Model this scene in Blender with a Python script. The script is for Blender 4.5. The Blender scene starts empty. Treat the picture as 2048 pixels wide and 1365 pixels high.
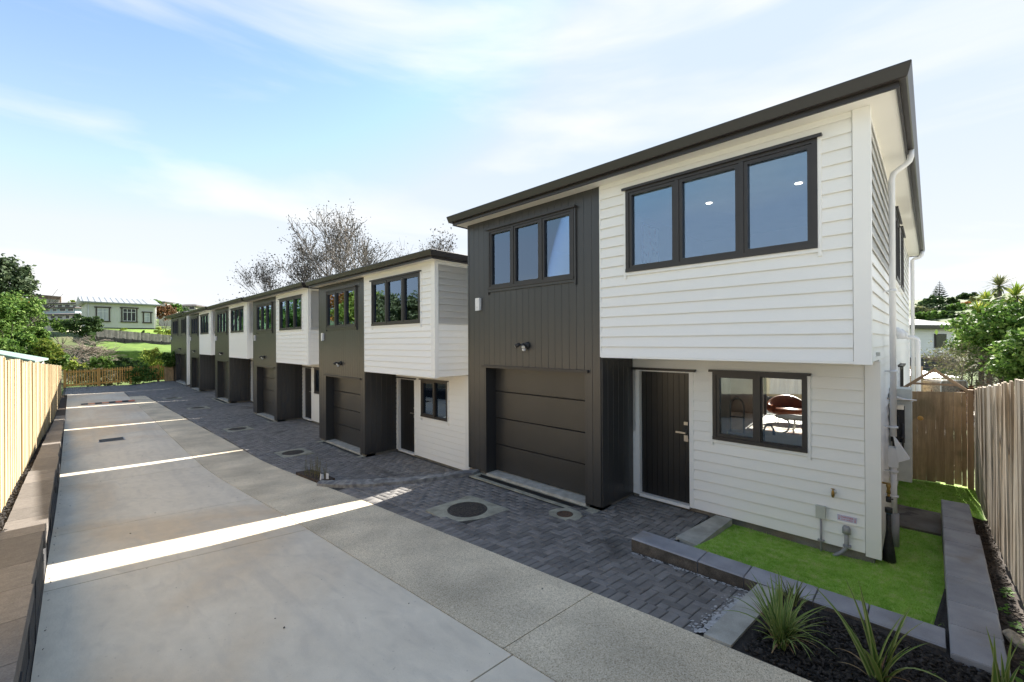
import bpy, math, random
import numpy as np
from mathutils import Vector, Matrix

random.seed(7)
RNG = np.random.default_rng(7)
scene = bpy.context.scene
COL = scene.collection

# ------------------------------------------------------------------ camera, sky, sun, exposure
# world: X = into the houses, Y = along the row, Z = 0 at the height of the camera (about 2.5 m over the drive)
FPX, CXP, CYP = 859.0, 1024.0, 682.5
YAW, PITCH, ROLL = math.radians(45.69), math.atan(1.8 / 859.0), math.radians(0.3)
_f0 = Vector((math.sin(YAW), math.cos(YAW), 0)); _r0 = Vector((math.cos(YAW), -math.sin(YAW), 0)); _u0 = Vector((0, 0, 1))
FWD = _f0 * math.cos(PITCH) + _u0 * math.sin(PITCH)
_u1 = _u0 * math.cos(PITCH) - _f0 * math.sin(PITCH)
RGT = _r0 * math.cos(ROLL) - _u1 * math.sin(ROLL)
UPV = _u1 * math.cos(ROLL) + _r0 * math.sin(ROLL)
cam_data = bpy.data.cameras.new('camera')
cam = bpy.data.objects.new('camera', cam_data)
COL.objects.link(cam)
cam_data.sensor_fit = 'HORIZONTAL'; cam_data.sensor_width = 36.0
cam_data.lens = 36.0 * FPX / 2048.0
cam_data.clip_start = 0.05; cam_data.clip_end = 3000
cam.matrix_world = Matrix(((RGT.x, UPV.x, -FWD.x, 0), (RGT.y, UPV.y, -FWD.y, 0), (RGT.z, UPV.z, -FWD.z, 0), (0, 0, 0, 1)))
scene.camera = cam

def PX(px, py, d):
    """The place at depth d (metres along the view axis) on a sight line measured in the photograph."""
    return (FWD + RGT * ((px - CXP) / FPX) - UPV * ((py - CYP) / FPX)) * d

SUN_EL, SUN_M = math.radians(35.2), 0.09          # the sun stands over the roofs, square to the row
SUN_DIR = Vector((math.cos(SUN_EL), math.cos(SUN_EL) * SUN_M, math.sin(SUN_EL))).normalized()
world = bpy.data.worlds.new('World'); scene.world = world; world.use_nodes = True
nt = world.node_tree; nt.nodes.clear()
def wn(t, **k):
    n = nt.nodes.new(t)
    for a, b in k.items(): setattr(n, a, b)
    return n
out = wn('ShaderNodeOutputWorld'); bg = wn('ShaderNodeBackground'); bg.inputs['Strength'].default_value = 0.15
sky = wn('ShaderNodeTexSky'); sky.sky_type = 'NISHITA'; sky.sun_disc = False
sky.sun_elevation = SUN_EL; sky.sun_rotation = math.atan2(SUN_DIR.x, SUN_DIR.y)
sky.air_density = 1.0; sky.dust_density = 0.35; sky.ozone_density = 1.2
tc = wn('ShaderNodeTexCoord')
sep = wn('ShaderNodeSeparateXYZ'); nt.links.new(tc.outputs['Generated'], sep.inputs[0])
def wmath(op, a, b=None, clamp=False):
    n = wn('ShaderNodeMath', operation=op, use_clamp=clamp)
    for i, v in enumerate((a, b)):
        if v is None: continue
        if isinstance(v, (int, float)): n.inputs[i].default_value = v
        else: nt.links.new(v, n.inputs[i])
    return n.outputs[0]
zc = wmath('MAXIMUM', sep.outputs[2], 0.0)
rh = wmath('SQRT', wmath('ADD', wmath('ADD', wmath('MULTIPLY', sep.outputs[0], sep.outputs[0]), wmath('MULTIPLY', sep.outputs[1], sep.outputs[1])), 0.002))
comb = wn('ShaderNodeCombineXYZ'); nt.links.new(wmath('DIVIDE', sep.outputs[0], rh), comb.inputs[0]); nt.links.new(wmath('DIVIDE', sep.outputs[1], rh), comb.inputs[1])
nt.links.new(wmath('DIVIDE', sep.outputs[2], wmath('ADD', rh, 0.25)), comb.inputs[2])          # layered cloud: long in azimuth, thin in height
mp = wn('ShaderNodeMapping'); mp.inputs['Scale'].default_value = (1.0, 1.0, 5.5); mp.inputs['Rotation'].default_value = (math.radians(4), math.radians(-5), 0)
mp.inputs['Location'].default_value = (0.6, 6.1, 2.9)
nt.links.new(comb.outputs[0], mp.inputs[0])
nz = wn('ShaderNodeTexNoise'); nz.inputs['Scale'].default_value = 1.25; nz.inputs['Detail'].default_value = 9; nz.inputs['Roughness'].default_value = 0.5
nz.inputs['Distortion'].default_value = 0.45
nt.links.new(mp.outputs[0], nz.inputs['Vector'])
cr = wn('ShaderNodeValToRGB'); cr.color_ramp.elements[0].position = 0.40; cr.color_ramp.elements[1].position = 0.80
cr.color_ramp.interpolation = 'EASE'
nt.links.new(nz.outputs['Fac'], cr.inputs[0])
hz = wmath('SUBTRACT', 1.0, wmath('MULTIPLY', zc, 1.75), True)
hz2 = wmath('MULTIPLY', wmath('POWER', hz, 1.7), 0.66)
cl = wmath('MULTIPLY', cr.outputs[0], wmath('SUBTRACT', 0.92, wmath('MULTIPLY', wmath('MINIMUM', zc, 0.55), 0.3), True))
fac = wmath('MAXIMUM', cl, hz2)
mixc = wn('ShaderNodeMix', data_type='RGBA'); mixc.blend_type = 'MIX'
nt.links.new(fac, mixc.inputs[0])
SKYGAIN = wn('ShaderNodeMix', data_type='RGBA', blend_type='MULTIPLY'); SKYGAIN.inputs[0].default_value = 1.0
nt.links.new(sky.outputs[0], SKYGAIN.inputs[6]); SKYGAIN.inputs[7].default_value = (0.345, 0.35, 0.345, 1)
CAP = wn('ShaderNodeMix', data_type='RGBA', blend_type='DARKEN'); CAP.inputs[0].default_value = 1.0      # thin high cloud evens out the glare round the sun
nt.links.new(SKYGAIN.outputs[2], CAP.inputs[6]); CAP.inputs[7].default_value = (0.84, 0.99, 1.18, 1)
nt.links.new(CAP.outputs[2], mixc.inputs[6])
mixc.inputs[7].default_value = (1.38, 1.33, 1.25, 1)
nt.links.new(mixc.outputs[2], bg.inputs['Color']); nt.links.new(bg.outputs[0], out.inputs[0])

sun_l = bpy.data.lights.new('sun', 'SUN'); sun_l.energy = 2.75; sun_l.angle = math.radians(0.53); sun_l.color = (1.0, 0.95, 0.86)
sun_o = bpy.data.objects.new('sun', sun_l); COL.objects.link(sun_o)
sun_o.rotation_euler = SUN_DIR.to_track_quat('Z', 'Y').to_euler()
sun_o.location = (20, 0, 25)

scene.view_settings.view_transform = 'Standard'; scene.view_settings.look = 'None'
scene.view_settings.gamma = 1.0; scene.view_settings.use_curve_mapping = False
scene.view_settings.exposure = 2.56
try:
    scene.cycles.max_bounces = 10; scene.cycles.diffuse_bounces = 5; scene.cycles.glossy_bounces = 4
    scene.cycles.transparent_max_bounces = 16; scene.cycles.transmission_bounces = 6
    scene.cycles.use_denoising = True; scene.cycles.caustics_reflective = False; scene.cycles.caustics_refractive = False
except Exception:
    pass

# ------------------------------------------------------------------ materials
def new_mat(name):
    m = bpy.data.materials.new(name); m.use_nodes = True
    t = m.node_tree; b = t.nodes['Principled BSDF']
    return m, t, b

def mat(name, col, col2=None, rough=0.6, scale=3.0, stretch=(1, 1, 1), lo=0.35, hi=0.65, detail=6, fine=0.0, fscale=80.0,
        bump=0.0, bscale=60.0, bstretch=None, rnd=0.0, island=False, metallic=0.0, spec=0.5, dirt=None, dscale=1.2, dlo=0.5, dhi=0.7, damt=0.5, dstretch=(1, 1, 1), dist=0.0):
    """Procedural surface: two colours blended by noise in world space, fine speckle, per-piece variation, patches of wear, fine relief."""
    m, t, b = new_mat(name); N = t.nodes; L = t.links
    geo = N.new('ShaderNodeNewGeometry')
    def mapped(st):
        mp = N.new('ShaderNodeMapping'); mp.inputs['Scale'].default_value = st
        L.new(geo.outputs['Position'], mp.inputs[0]); return mp.outputs[0]
    def noise(sc, st, de, di=0.0):
        n = N.new('ShaderNodeTexNoise'); n.inputs['Scale'].default_value = sc; n.inputs['Detail'].default_value = de
        n.inputs['Distortion'].default_value = di
        L.new(mapped(st), n.inputs['Vector']); return n.outputs['Fac']
    def ramp(v, a, c):
        r = N.new('ShaderNodeMapRange'); r.inputs[1].default_value = a; r.inputs[2].default_value = c
        L.new(v, r.inputs[0]); return r.outputs[0]
    def mix(f, a, c, mode='MIX'):
        x = N.new('ShaderNodeMix'); x.data_type = 'RGBA'; x.blend_type = mode
        if isinstance(f, (int, float)): x.inputs[0].default_value = f
        else: L.new(f, x.inputs[0])
        for i, v in ((6, a), (7, c)):
            if isinstance(v, tuple): x.inputs[i].default_value = (v[0], v[1], v[2], 1)
            else: L.new(v, x.inputs[i])
        return x.outputs[2]
    c2 = col2 if col2 else tuple(min(1, v * 0.86) for v in col)
    c = mix(ramp(noise(scale, stretch, detail, dist), lo, hi), col, c2)
    if dirt:
        f = N.new('ShaderNodeMath'); f.operation = 'MULTIPLY'; f.inputs[1].default_value = damt
        L.new(ramp(noise(dscale, dstretch, 8, 0.6), dlo, dhi), f.inputs[0]); c = mix(f.outputs[0], c, dirt)
    if fine > 0:
        r = N.new('ShaderNodeMapRange'); r.inputs[1].default_value = 0.3; r.inputs[2].default_value = 0.7
        r.inputs[3].default_value = 1 - fine; r.inputs[4].default_value = 1 + fine
        L.new(noise(fscale, stretch, 3), r.inputs[0])
        vm = N.new('ShaderNodeVectorMath'); vm.operation = 'SCALE'; L.new(c, vm.inputs[0]); L.new(r.outputs[0], vm.inputs['Scale']); c = vm.outputs[0]
    if rnd > 0:
        oi = N.new('ShaderNodeObjectInfo'); rv = oi.outputs['Random']
        if island:
            a = N.new('ShaderNodeMath'); a.operation = 'ADD'; L.new(rv, a.inputs[0]); L.new(geo.outputs['Random Per Island'], a.inputs[1])
            fr = N.new('ShaderNodeMath'); fr.operation = 'FRACT'; L.new(a.outputs[0], fr.inputs[0]); rv = fr.outputs[0]
        r = N.new('ShaderNodeMapRange'); r.inputs[3].default_value = 1 - rnd; r.inputs[4].default_value = 1 + rnd
        L.new(rv, r.inputs[0])
        vm = N.new('ShaderNodeVectorMath'); vm.operation = 'SCALE'; L.new(c, vm.inputs[0]); L.new(r.outputs[0], vm.inputs['Scale']); c = vm.outputs[0]
    L.new(c, b.inputs['Base Color'])
    b.inputs['Roughness'].default_value = rough; b.inputs['Metallic'].default_value = metallic
    b.inputs['Specular IOR Level'].default_value = spec
    if bump > 0:
        bp = N.new('ShaderNodeBump'); bp.inputs['Strength'].default_value = bump; bp.inputs['Distance'].default_value = 0.01
        L.new(noise(bscale, bstretch or stretch, 4), bp.inputs['Height']); L.new(bp.outputs[0], b.inputs['Normal'])
    return m

def leaf_mat(name, cols, rough=0.6, trans=0.30, spec=0.18):
    m, t, b = new_mat(name); N = t.nodes; L = t.links
    geo = N.new('ShaderNodeNewGeometry')
    r = N.new('ShaderNodeValToRGB'); r.color_ramp.interpolation = 'LINEAR'
    while len(r.color_ramp.elements) < len(cols): r.color_ramp.elements.new(0.5)
    for i, c in enumerate(cols):
        r.color_ramp.elements[i].position = i / max(1, len(cols) - 1); r.color_ramp.elements[i].color = (*c, 1)
    L.new(geo.outputs['Random Per Island'], r.inputs[0])
    L.new(r.outputs[0], b.inputs['Base Color']); b.inputs['Roughness'].default_value = rough
    b.inputs['Specular IOR Level'].default_value = spec
    tr = N.new('ShaderNodeBsdfTranslucent'); L.new(r.outputs[0], tr.inputs[0])
    mx = N.new('ShaderNodeMixShader'); mx.inputs[0].default_value = trans
    L.new(b.outputs[0], mx.inputs[1]); L.new(tr.outputs[0], mx.inputs[2]); L.new(mx.outputs[0], t.nodes['Material Output'].inputs[0])
    return m

def glass_mat(name, tint=(0.93, 0.96, 0.95), base=0.12, gain=2.1):
    m, t, b = new_mat(name); N = t.nodes; L = t.links
    N.remove(b)
    tr = N.new('ShaderNodeBsdfTransparent'); tr.inputs[0].default_value = (*tint, 1)
    gl = N.new('ShaderNodeBsdfGlossy'); gl.inputs['Roughness'].default_value = 0.004; gl.inputs['Color'].default_value = (0.55, 0.74, 1.0, 1)
    fr = N.new('ShaderNodeFresnel'); fr.inputs[0].default_value = 1.52
    mu = N.new('ShaderNodeMath'); mu.operation = 'MULTIPLY_ADD'; mu.inputs[1].default_value = gain; mu.inputs[2].default_value = base; mu.use_clamp = True
    L.new(fr.outputs[0], mu.inputs[0])
    mx = N.new('ShaderNodeMixShader'); L.new(mu.outputs[0], mx.inputs[0]); L.new(tr.outputs[0], mx.inputs[1]); L.new(gl.outputs[0], mx.inputs[2])
    L.new(mx.outputs[0], N['Material Output'].inputs[0])
    return m

def emit_mat(name, col, s):
    m, t, b = new_mat(name); b.inputs['Emission Color'].default_value = (*col, 1); b.inputs['Emission Strength'].default_value = s
    b.inputs['Base Color'].default_value = (*col, 1); return m

M = {}
M['white'] = mat('white weatherboard paint', (0.85, 0.842, 0.818), (0.825, 0.818, 0.795), rough=0.45, scale=1.2, fine=0.015, fscale=160, bump=0.05, bscale=140, stretch=(1, .15, 1), rnd=0.012)
M['trim'] = mat('white trim paint', (0.85, 0.842, 0.82), (0.825, 0.818, 0.80), rough=0.4, scale=2)
M['soffit'] = mat('cream eave lining paint', (0.80, 0.785, 0.73), (0.77, 0.755, 0.70), rough=0.55, scale=1)
M['black'] = mat('charcoal cladding paint', (0.036, 0.0355, 0.036), (0.031, 0.0305, 0.031), rough=0.36, scale=2.2, stretch=(1, 1, .2), fine=0.06, fscale=120, bump=0.05, bscale=90, rnd=0.06, spec=0.65)
M['garage'] = mat('charcoal garage door paint', (0.033, 0.032, 0.031), (0.028, 0.027, 0.026), rough=0.34, scale=2.0, fine=0.05, fscale=200, bump=0.16, bscale=170, spec=0.65)
M['door'] = mat('black door paint', (0.020, 0.019, 0.018), (0.016, 0.015, 0.015), rough=0.33, scale=2, bump=0.03, bscale=60)
M['alu'] = mat('dark bronze aluminium', (0.034, 0.030, 0.029), (0.028, 0.025, 0.025), rough=0.42, scale=4, spec=0.5)
M['gutter'] = mat('dark brown gutter coating', (0.026, 0.020, 0.018), (0.021, 0.017, 0.015), rough=0.4, scale=1.2, stretch=(1, .3, 1), spec=0.6)
M['roof'] = mat('grey roof coating', (0.10, 0.10, 0.10), (0.07, 0.07, 0.072), rough=0.7, scale=4, fine=0.1)
M['glass'] = glass_mat('window glass')
M['glass_clear'] = glass_mat('kitchen window glass', base=0.03, gain=1.2)
M['steel'] = mat('brushed nickel', (0.62, 0.58, 0.53), rough=0.3, metallic=1.0, scale=40)
M['brass'] = mat('weathered brass', (0.45, 0.30, 0.10), (0.25, 0.16, 0.06), rough=0.4, metallic=0.9, scale=60)
M['plastic_white'] = mat('white plastic', (0.80, 0.80, 0.81), rough=0.35, scale=3)
M['pipe_white'] = mat('white downpipe plastic', (0.74, 0.74, 0.75), (0.70, 0.70, 0.715), rough=0.35, scale=2)
M['plastic_grey'] = mat('grey conduit plastic', (0.33, 0.33, 0.35), (0.27, 0.27, 0.29), rough=0.5, scale=6)
M['box_grey'] = mat('pale grey box plastic', (0.52, 0.53, 0.49), rough=0.5, scale=8)
M['rubber'] = mat('black rubber', (0.012, 0.012, 0.013), (0.03, 0.03, 0.03), rough=0.6, scale=30)
M['found'] = mat('weathered foundation concrete', (0.25, 0.235, 0.21), (0.15, 0.14, 0.125), rough=0.9, scale=4, fine=0.12, fscale=90, bump=0.3, bscale=60, dirt=(0.22, 0.15, 0.09), dscale=2.5, damt=0.5)
def concrete_material():
    """Steel trowelled concrete: broad warm stains, cloudy mottling, trowel sweeps, damp grey patches, pin spots."""
    m, t, b = new_mat('pale driveway concrete'); N = t.nodes; L = t.links; geo = N.new('ShaderNodeNewGeometry')
    def noise(sc, st=(1, 1, 1), de=6, di=0.0, lo=.3, hi=.7, a=0.0, c=1.0, off=0.0):
        mp = N.new('ShaderNodeMapping'); mp.inputs['Scale'].default_value = st; mp.inputs['Location'].default_value = (off, off * .7, 0); L.new(geo.outputs['Position'], mp.inputs[0])
        n = N.new('ShaderNodeTexNoise'); n.inputs['Scale'].default_value = sc; n.inputs['Detail'].default_value = de; n.inputs['Distortion'].default_value = di; L.new(mp.outputs[0], n.inputs[0])
        r = N.new('ShaderNodeMapRange'); r.inputs[1].default_value = lo; r.inputs[2].default_value = hi; r.inputs[3].default_value = a; r.inputs[4].default_value = c; L.new(n.outputs['Fac'], r.inputs[0]); return r.outputs[0]
    def mix(f, a, c):
        x = N.new('ShaderNodeMix'); x.data_type = 'RGBA'; L.new(f, x.inputs[0])
        for i, v in ((6, a), (7, c)):
            if isinstance(v, tuple): x.inputs[i].default_value = (*v, 1)
            else: L.new(v, x.inputs[i])
        return x.outputs[2]
    c = mix(noise(.8, (1, 1, 1), 7, .4), (0.69, 0.625, 0.51), (0.63, 0.565, 0.455))
    c = mix(noise(.34, (1.2, .8, 1), 7, .9, .47, .66, 0, .75, 3.1), c, (0.58, 0.445, 0.29))
    c = mix(noise(.55, (1, 1, 1), 8, .7, .56, .70, 0, .5, 9.7), c, (0.46, 0.445, 0.41))
    c = mix(noise(2.4, (1.6, .5, 1), 9, 1.6, .50, .68, 0, .35, 5.0), c, (0.47, 0.425, 0.36))
    c = mix(noise(1.0, (3.2, .10, 1), 5, .3, .52, .70, 0, .30, 2.0), c, (0.40, 0.375, 0.335))
    c = mix(noise(26, (1, 1, 1), 3, 0, .70, .74, 0, .5, 1.0), c, (0.34, 0.29, 0.23))
    for sc, am in ((9, .05), (220, .05)):
        vm = N.new('ShaderNodeVectorMath'); vm.operation = 'SCALE'; L.new(c, vm.inputs[0]); L.new(noise(sc, (1, .6, 1), 6, .3, .3, .7, 1 - am, 1 + am), vm.inputs['Scale']); c = vm.outputs[0]
    L.new(c, b.inputs['Base Color']); b.inputs['Roughness'].default_value = .7
    bp = N.new('ShaderNodeBump'); bp.inputs['Strength'].default_value = .12; bp.inputs['Distance'].default_value = .01; L.new(noise(40, (1, .5, 1), 6), bp.inputs['Height']); L.new(bp.outputs[0], b.inputs['Normal'])
    return m
M['conc'] = concrete_material()
M['kerbcap'] = mat('stained mortar kerb cap', (0.26, 0.26, 0.25), (0.13, 0.13, 0.135), rough=0.9, scale=8, lo=.40, hi=.60, fine=0.15, fscale=120, bump=0.3, bscale=80)
M['kerb'] = mat('cast kerb concrete', (0.44, 0.43, 0.39), (0.30, 0.295, 0.26), rough=0.85, scale=5, fine=0.1, fscale=120, bump=0.2, bscale=80)
M['sill_conc'] = mat('pale threshold concrete', (0.50, 0.49, 0.45), (0.33, 0.32, 0.28), rough=0.85, scale=7, fine=0.1, fscale=120, bump=0.2, bscale=80)
M['collar'] = mat('pale concrete collar', (0.40, 0.39, 0.31), (0.24, 0.235, 0.19), rough=0.9, scale=6, fine=0.14, fscale=140, bump=0.3, bscale=90)
M['cast'] = mat('rough iron cover', (0.085, 0.072, 0.06), (0.04, 0.036, 0.032), rough=0.8, scale=30, fine=0.4, fscale=160, bump=0.8, bscale=130)
M['rustcast'] = mat('rusty iron cover', (0.13, 0.075, 0.045), (0.06, 0.04, 0.03), rough=0.8, scale=30, fine=0.3, fscale=160, bump=0.6, bscale=130)
M['grate'] = mat('black drain grate', (0.02, 0.02, 0.022), rough=0.5, scale=20)
M['paver'] = mat('charcoal paver', (0.218, 0.206, 0.196), (0.152, 0.144, 0.138), rough=0.72, scale=6, fine=0.16, fscale=230, bump=0.35, bscale=170, rnd=0.22, island=True,
                 dirt=(0.05, 0.048, 0.045), dscale=0.9, dlo=0.60, dhi=0.70, damt=0.7)
M['grout'] = mat('sandy jointing', (0.055, 0.052, 0.046), (0.03, 0.03, 0.027), rough=0.95, scale=20, fine=0.2, fscale=200)
M['efflor'] = mat('whitish mortar smear', (0.50, 0.50, 0.50), (0.34, 0.34, 0.34), rough=0.9, scale=25, fine=0.1)
M['cap'] = mat('brown grey coping block', (0.180, 0.160, 0.143), (0.145, 0.128, 0.115), rough=0.95, scale=16, stretch=(1, 1, 1), fine=0.22, fscale=120, bump=0.5, bscale=110, rnd=0.24, dirt=(0.30, 0.28, 0.25), dscale=6, dlo=.66, dhi=.75, damt=.5)
M['body'] = mat('charcoal split block', (0.055, 0.055, 0.06), (0.03, 0.03, 0.033), rough=0.95, scale=14, fine=0.3, fscale=70, bump=1.0, bscale=38, rnd=0.1)
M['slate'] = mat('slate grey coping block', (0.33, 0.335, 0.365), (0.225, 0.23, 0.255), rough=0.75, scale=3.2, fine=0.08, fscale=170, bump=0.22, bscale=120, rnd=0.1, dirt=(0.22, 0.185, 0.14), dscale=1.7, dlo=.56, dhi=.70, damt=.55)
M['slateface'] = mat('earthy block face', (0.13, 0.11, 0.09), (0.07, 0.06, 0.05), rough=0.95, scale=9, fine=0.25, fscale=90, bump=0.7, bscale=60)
M['pine'] = mat('new pale pine paling', (0.50, 0.405, 0.265), (0.43, 0.34, 0.21), rough=0.8, scale=12, stretch=(1, 1, .05), fine=0.10, fscale=60, bump=0.2, bscale=60, rnd=0.10, spec=0.3)
M['pinepost'] = mat('treated pine post', (0.43, 0.335, 0.18), (0.37, 0.285, 0.15), rough=0.75, scale=9, stretch=(1, 1, .08), fine=0.1, fscale=60, rnd=0.08, spec=0.3)
M['picket'] = mat('honey stained picket wood', (0.76, 0.43, 0.13), (0.64, 0.34, 0.095), rough=0.65, scale=9, stretch=(1, 1, .1), fine=0.1, fscale=60, rnd=0.16, spec=0.3)
M['greywood'] = mat('weathered grey paling', (0.57, 0.50, 0.41), (0.36, 0.30, 0.23), rough=0.9, scale=26, stretch=(1, 1, .05), lo=.34, hi=.66, fine=0.25, fscale=70, bump=0.5, bscale=70, rnd=0.2, dirt=(0.30, 0.20, 0.11), dscale=0.9, dlo=0.50, dhi=0.68, damt=0.6, spec=0.2)
M['gate'] = mat('damp brown gate board', (0.56, 0.38, 0.215), (0.39, 0.255, 0.14), rough=0.75, scale=10, stretch=(1, 1, .07), fine=0.12, fscale=70, bump=0.25, bscale=60, rnd=0.24, dirt=(0.16, 0.14, 0.07), dscale=3, damt=.5, spec=0.3)
M['gatepost'] = mat('brown gate post', (0.47, 0.31, 0.18), (0.34, 0.22, 0.13), rough=0.75, scale=10, stretch=(1, 1, .1), fine=0.1, fscale=70, rnd=0.1, spec=0.3)
M['grass'] = leaf_mat('lawn grass', [(0.26, 0.46, 0.07), (0.35, 0.58, 0.10), (0.44, 0.64, 0.14), (0.60, 0.64, 0.28)], rough=0.6, trans=0.3)
_t = M['grass'].node_tree; _r = [n for n in _t.nodes if n.type == 'VALTORGB'][0]
_g = [n for n in _t.nodes if n.type == 'NEW_GEOMETRY'][0]; _n = _t.nodes.new('ShaderNodeTexNoise'); _n.inputs['Scale'].default_value = 8; _n.inputs['Detail'].default_value = 8; _n.inputs['Roughness'].default_value = .7
_t.links.new(_g.outputs['Position'], _n.inputs['Vector']); _m = _t.nodes.new('ShaderNodeMath'); _m.operation = 'MULTIPLY_ADD'; _m.inputs[1].default_value = 4.0; _m.inputs[2].default_value = -2.0; _t.links.new(_n.outputs['Fac'], _m.inputs[0])
_a = _t.nodes.new('ShaderNodeMath'); _a.operation = 'MULTIPLY_ADD'; _a.inputs[1].default_value = .55; _a.use_clamp = True; _t.links.new(_g.outputs['Random Per Island'], _a.inputs[0]); _b = _t.nodes.new('ShaderNodeMath'); _b.operation = 'ADD'; _b.inputs[1].default_value = .25; _t.links.new(_m.outputs[0], _b.inputs[0]); _t.links.new(_b.outputs[0], _a.inputs[2])
_t.links.new(_a.outputs[0], _r.inputs[0])
M['lawn_soil'] = mat('green thatch under lawn', (0.34, 0.54, 0.10), (0.28, 0.45, 0.07), rough=0.9, scale=20, fine=0.3)
M['mulch'] = mat('black bark mulch', (0.042, 0.036, 0.032), (0.016, 0.014, 0.013), rough=0.9, scale=30, fine=0.3, rnd=0.5, island=True, bump=0.5, bscale=90)
M['soil'] = mat('dark brown soil', (0.060, 0.042, 0.030), (0.028, 0.020, 0.015), rough=0.95, scale=9, fine=0.3, fscale=70, bump=0.8, bscale=50, rnd=0.3, island=True)
M['rock'] = mat('pale lichened rock', (0.36, 0.31, 0.24), (0.20, 0.17, 0.13), rough=0.9, scale=16, fine=0.2, fscale=60, bump=0.6, bscale=50)
M['bark'] = mat('grey brown bark', (0.165, 0.143, 0.125), (0.10, 0.087, 0.076), rough=0.9, scale=9, fine=0.2, fscale=30)
M['darkbark'] = mat('dark bark', (0.075, 0.06, 0.05), (0.045, 0.037, 0.03), rough=0.9, scale=9)
M['twig'] = mat('pale dry twigs', (0.30, 0.25, 0.20), (0.19, 0.16, 0.13), rough=0.9, scale=4, rnd=0.2, island=True)
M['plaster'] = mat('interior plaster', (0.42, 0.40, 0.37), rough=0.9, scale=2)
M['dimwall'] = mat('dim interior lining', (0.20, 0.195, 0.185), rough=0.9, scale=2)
M['floorboard'] = mat('pale laminate floor', (0.46, 0.41, 0.36), (0.38, 0.33, 0.28), rough=0.5, scale=3, stretch=(.2, 3, 1))

# exposed aggregate: fine pebbles of several greys
def agg_material():
    m, t, b = new_mat('exposed aggregate concrete'); N = t.nodes; L = t.links
    geo = N.new('ShaderNodeNewGeometry')
    vo = N.new('ShaderNodeTexVoronoi'); vo.inputs['Scale'].default_value = 150; L.new(geo.outputs['Position'], vo.inputs['Vector'])
    r = N.new('ShaderNodeValToRGB'); r.color_ramp.interpolation = 'CONSTANT'
    cs = [(0.0, (0.36, 0.30, 0.21)), (0.10, (0.54, 0.46, 0.33)), (0.36, (0.61, 0.53, 0.39)), (0.62, (0.69, 0.605, 0.455)), (0.85, (0.78, 0.69, 0.535))]
    while len(r.color_ramp.elements) < len(cs): r.color_ramp.elements.new(0.5)
    for e, (p, c) in zip(r.color_ramp.elements, cs): e.position = p; e.color = (*c, 1)
    sp = N.new('ShaderNodeSeparateColor'); L.new(vo.outputs['Color'], sp.inputs[0]); L.new(sp.outputs[0], r.inputs[0])
    nz = N.new('ShaderNodeTexNoise'); nz.inputs['Scale'].default_value = 1.1; nz.inputs['Detail'].default_value = 7
    L.new(geo.outputs['Position'], nz.inputs['Vector'])
    mr = N.new('ShaderNodeMapRange'); mr.inputs[1].default_value = .3; mr.inputs[2].default_value = .7; mr.inputs[3].default_value = .72; mr.inputs[4].default_value = 1.22
    L.new(nz.outputs['Fac'], mr.inputs[0])
    vm = N.new('ShaderNodeVectorMath'); vm.operation = 'SCALE'; L.new(r.outputs[0], vm.inputs[0]); L.new(mr.outputs[0], vm.inputs['Scale'])
    L.new(vm.outputs[0], b.inputs['Base Color']); b.inputs['Roughness'].default_value = 0.8
    bp = N.new('ShaderNodeBump'); bp.inputs['Strength'].default_value = 0.22; bp.inputs['Distance'].default_value = 0.003; bp.invert = True
    L.new(vo.outputs['Distance'], bp.inputs['Height']); L.new(bp.outputs[0], b.inputs['Normal'])
    return m
M['agg'] = agg_material()

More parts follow.
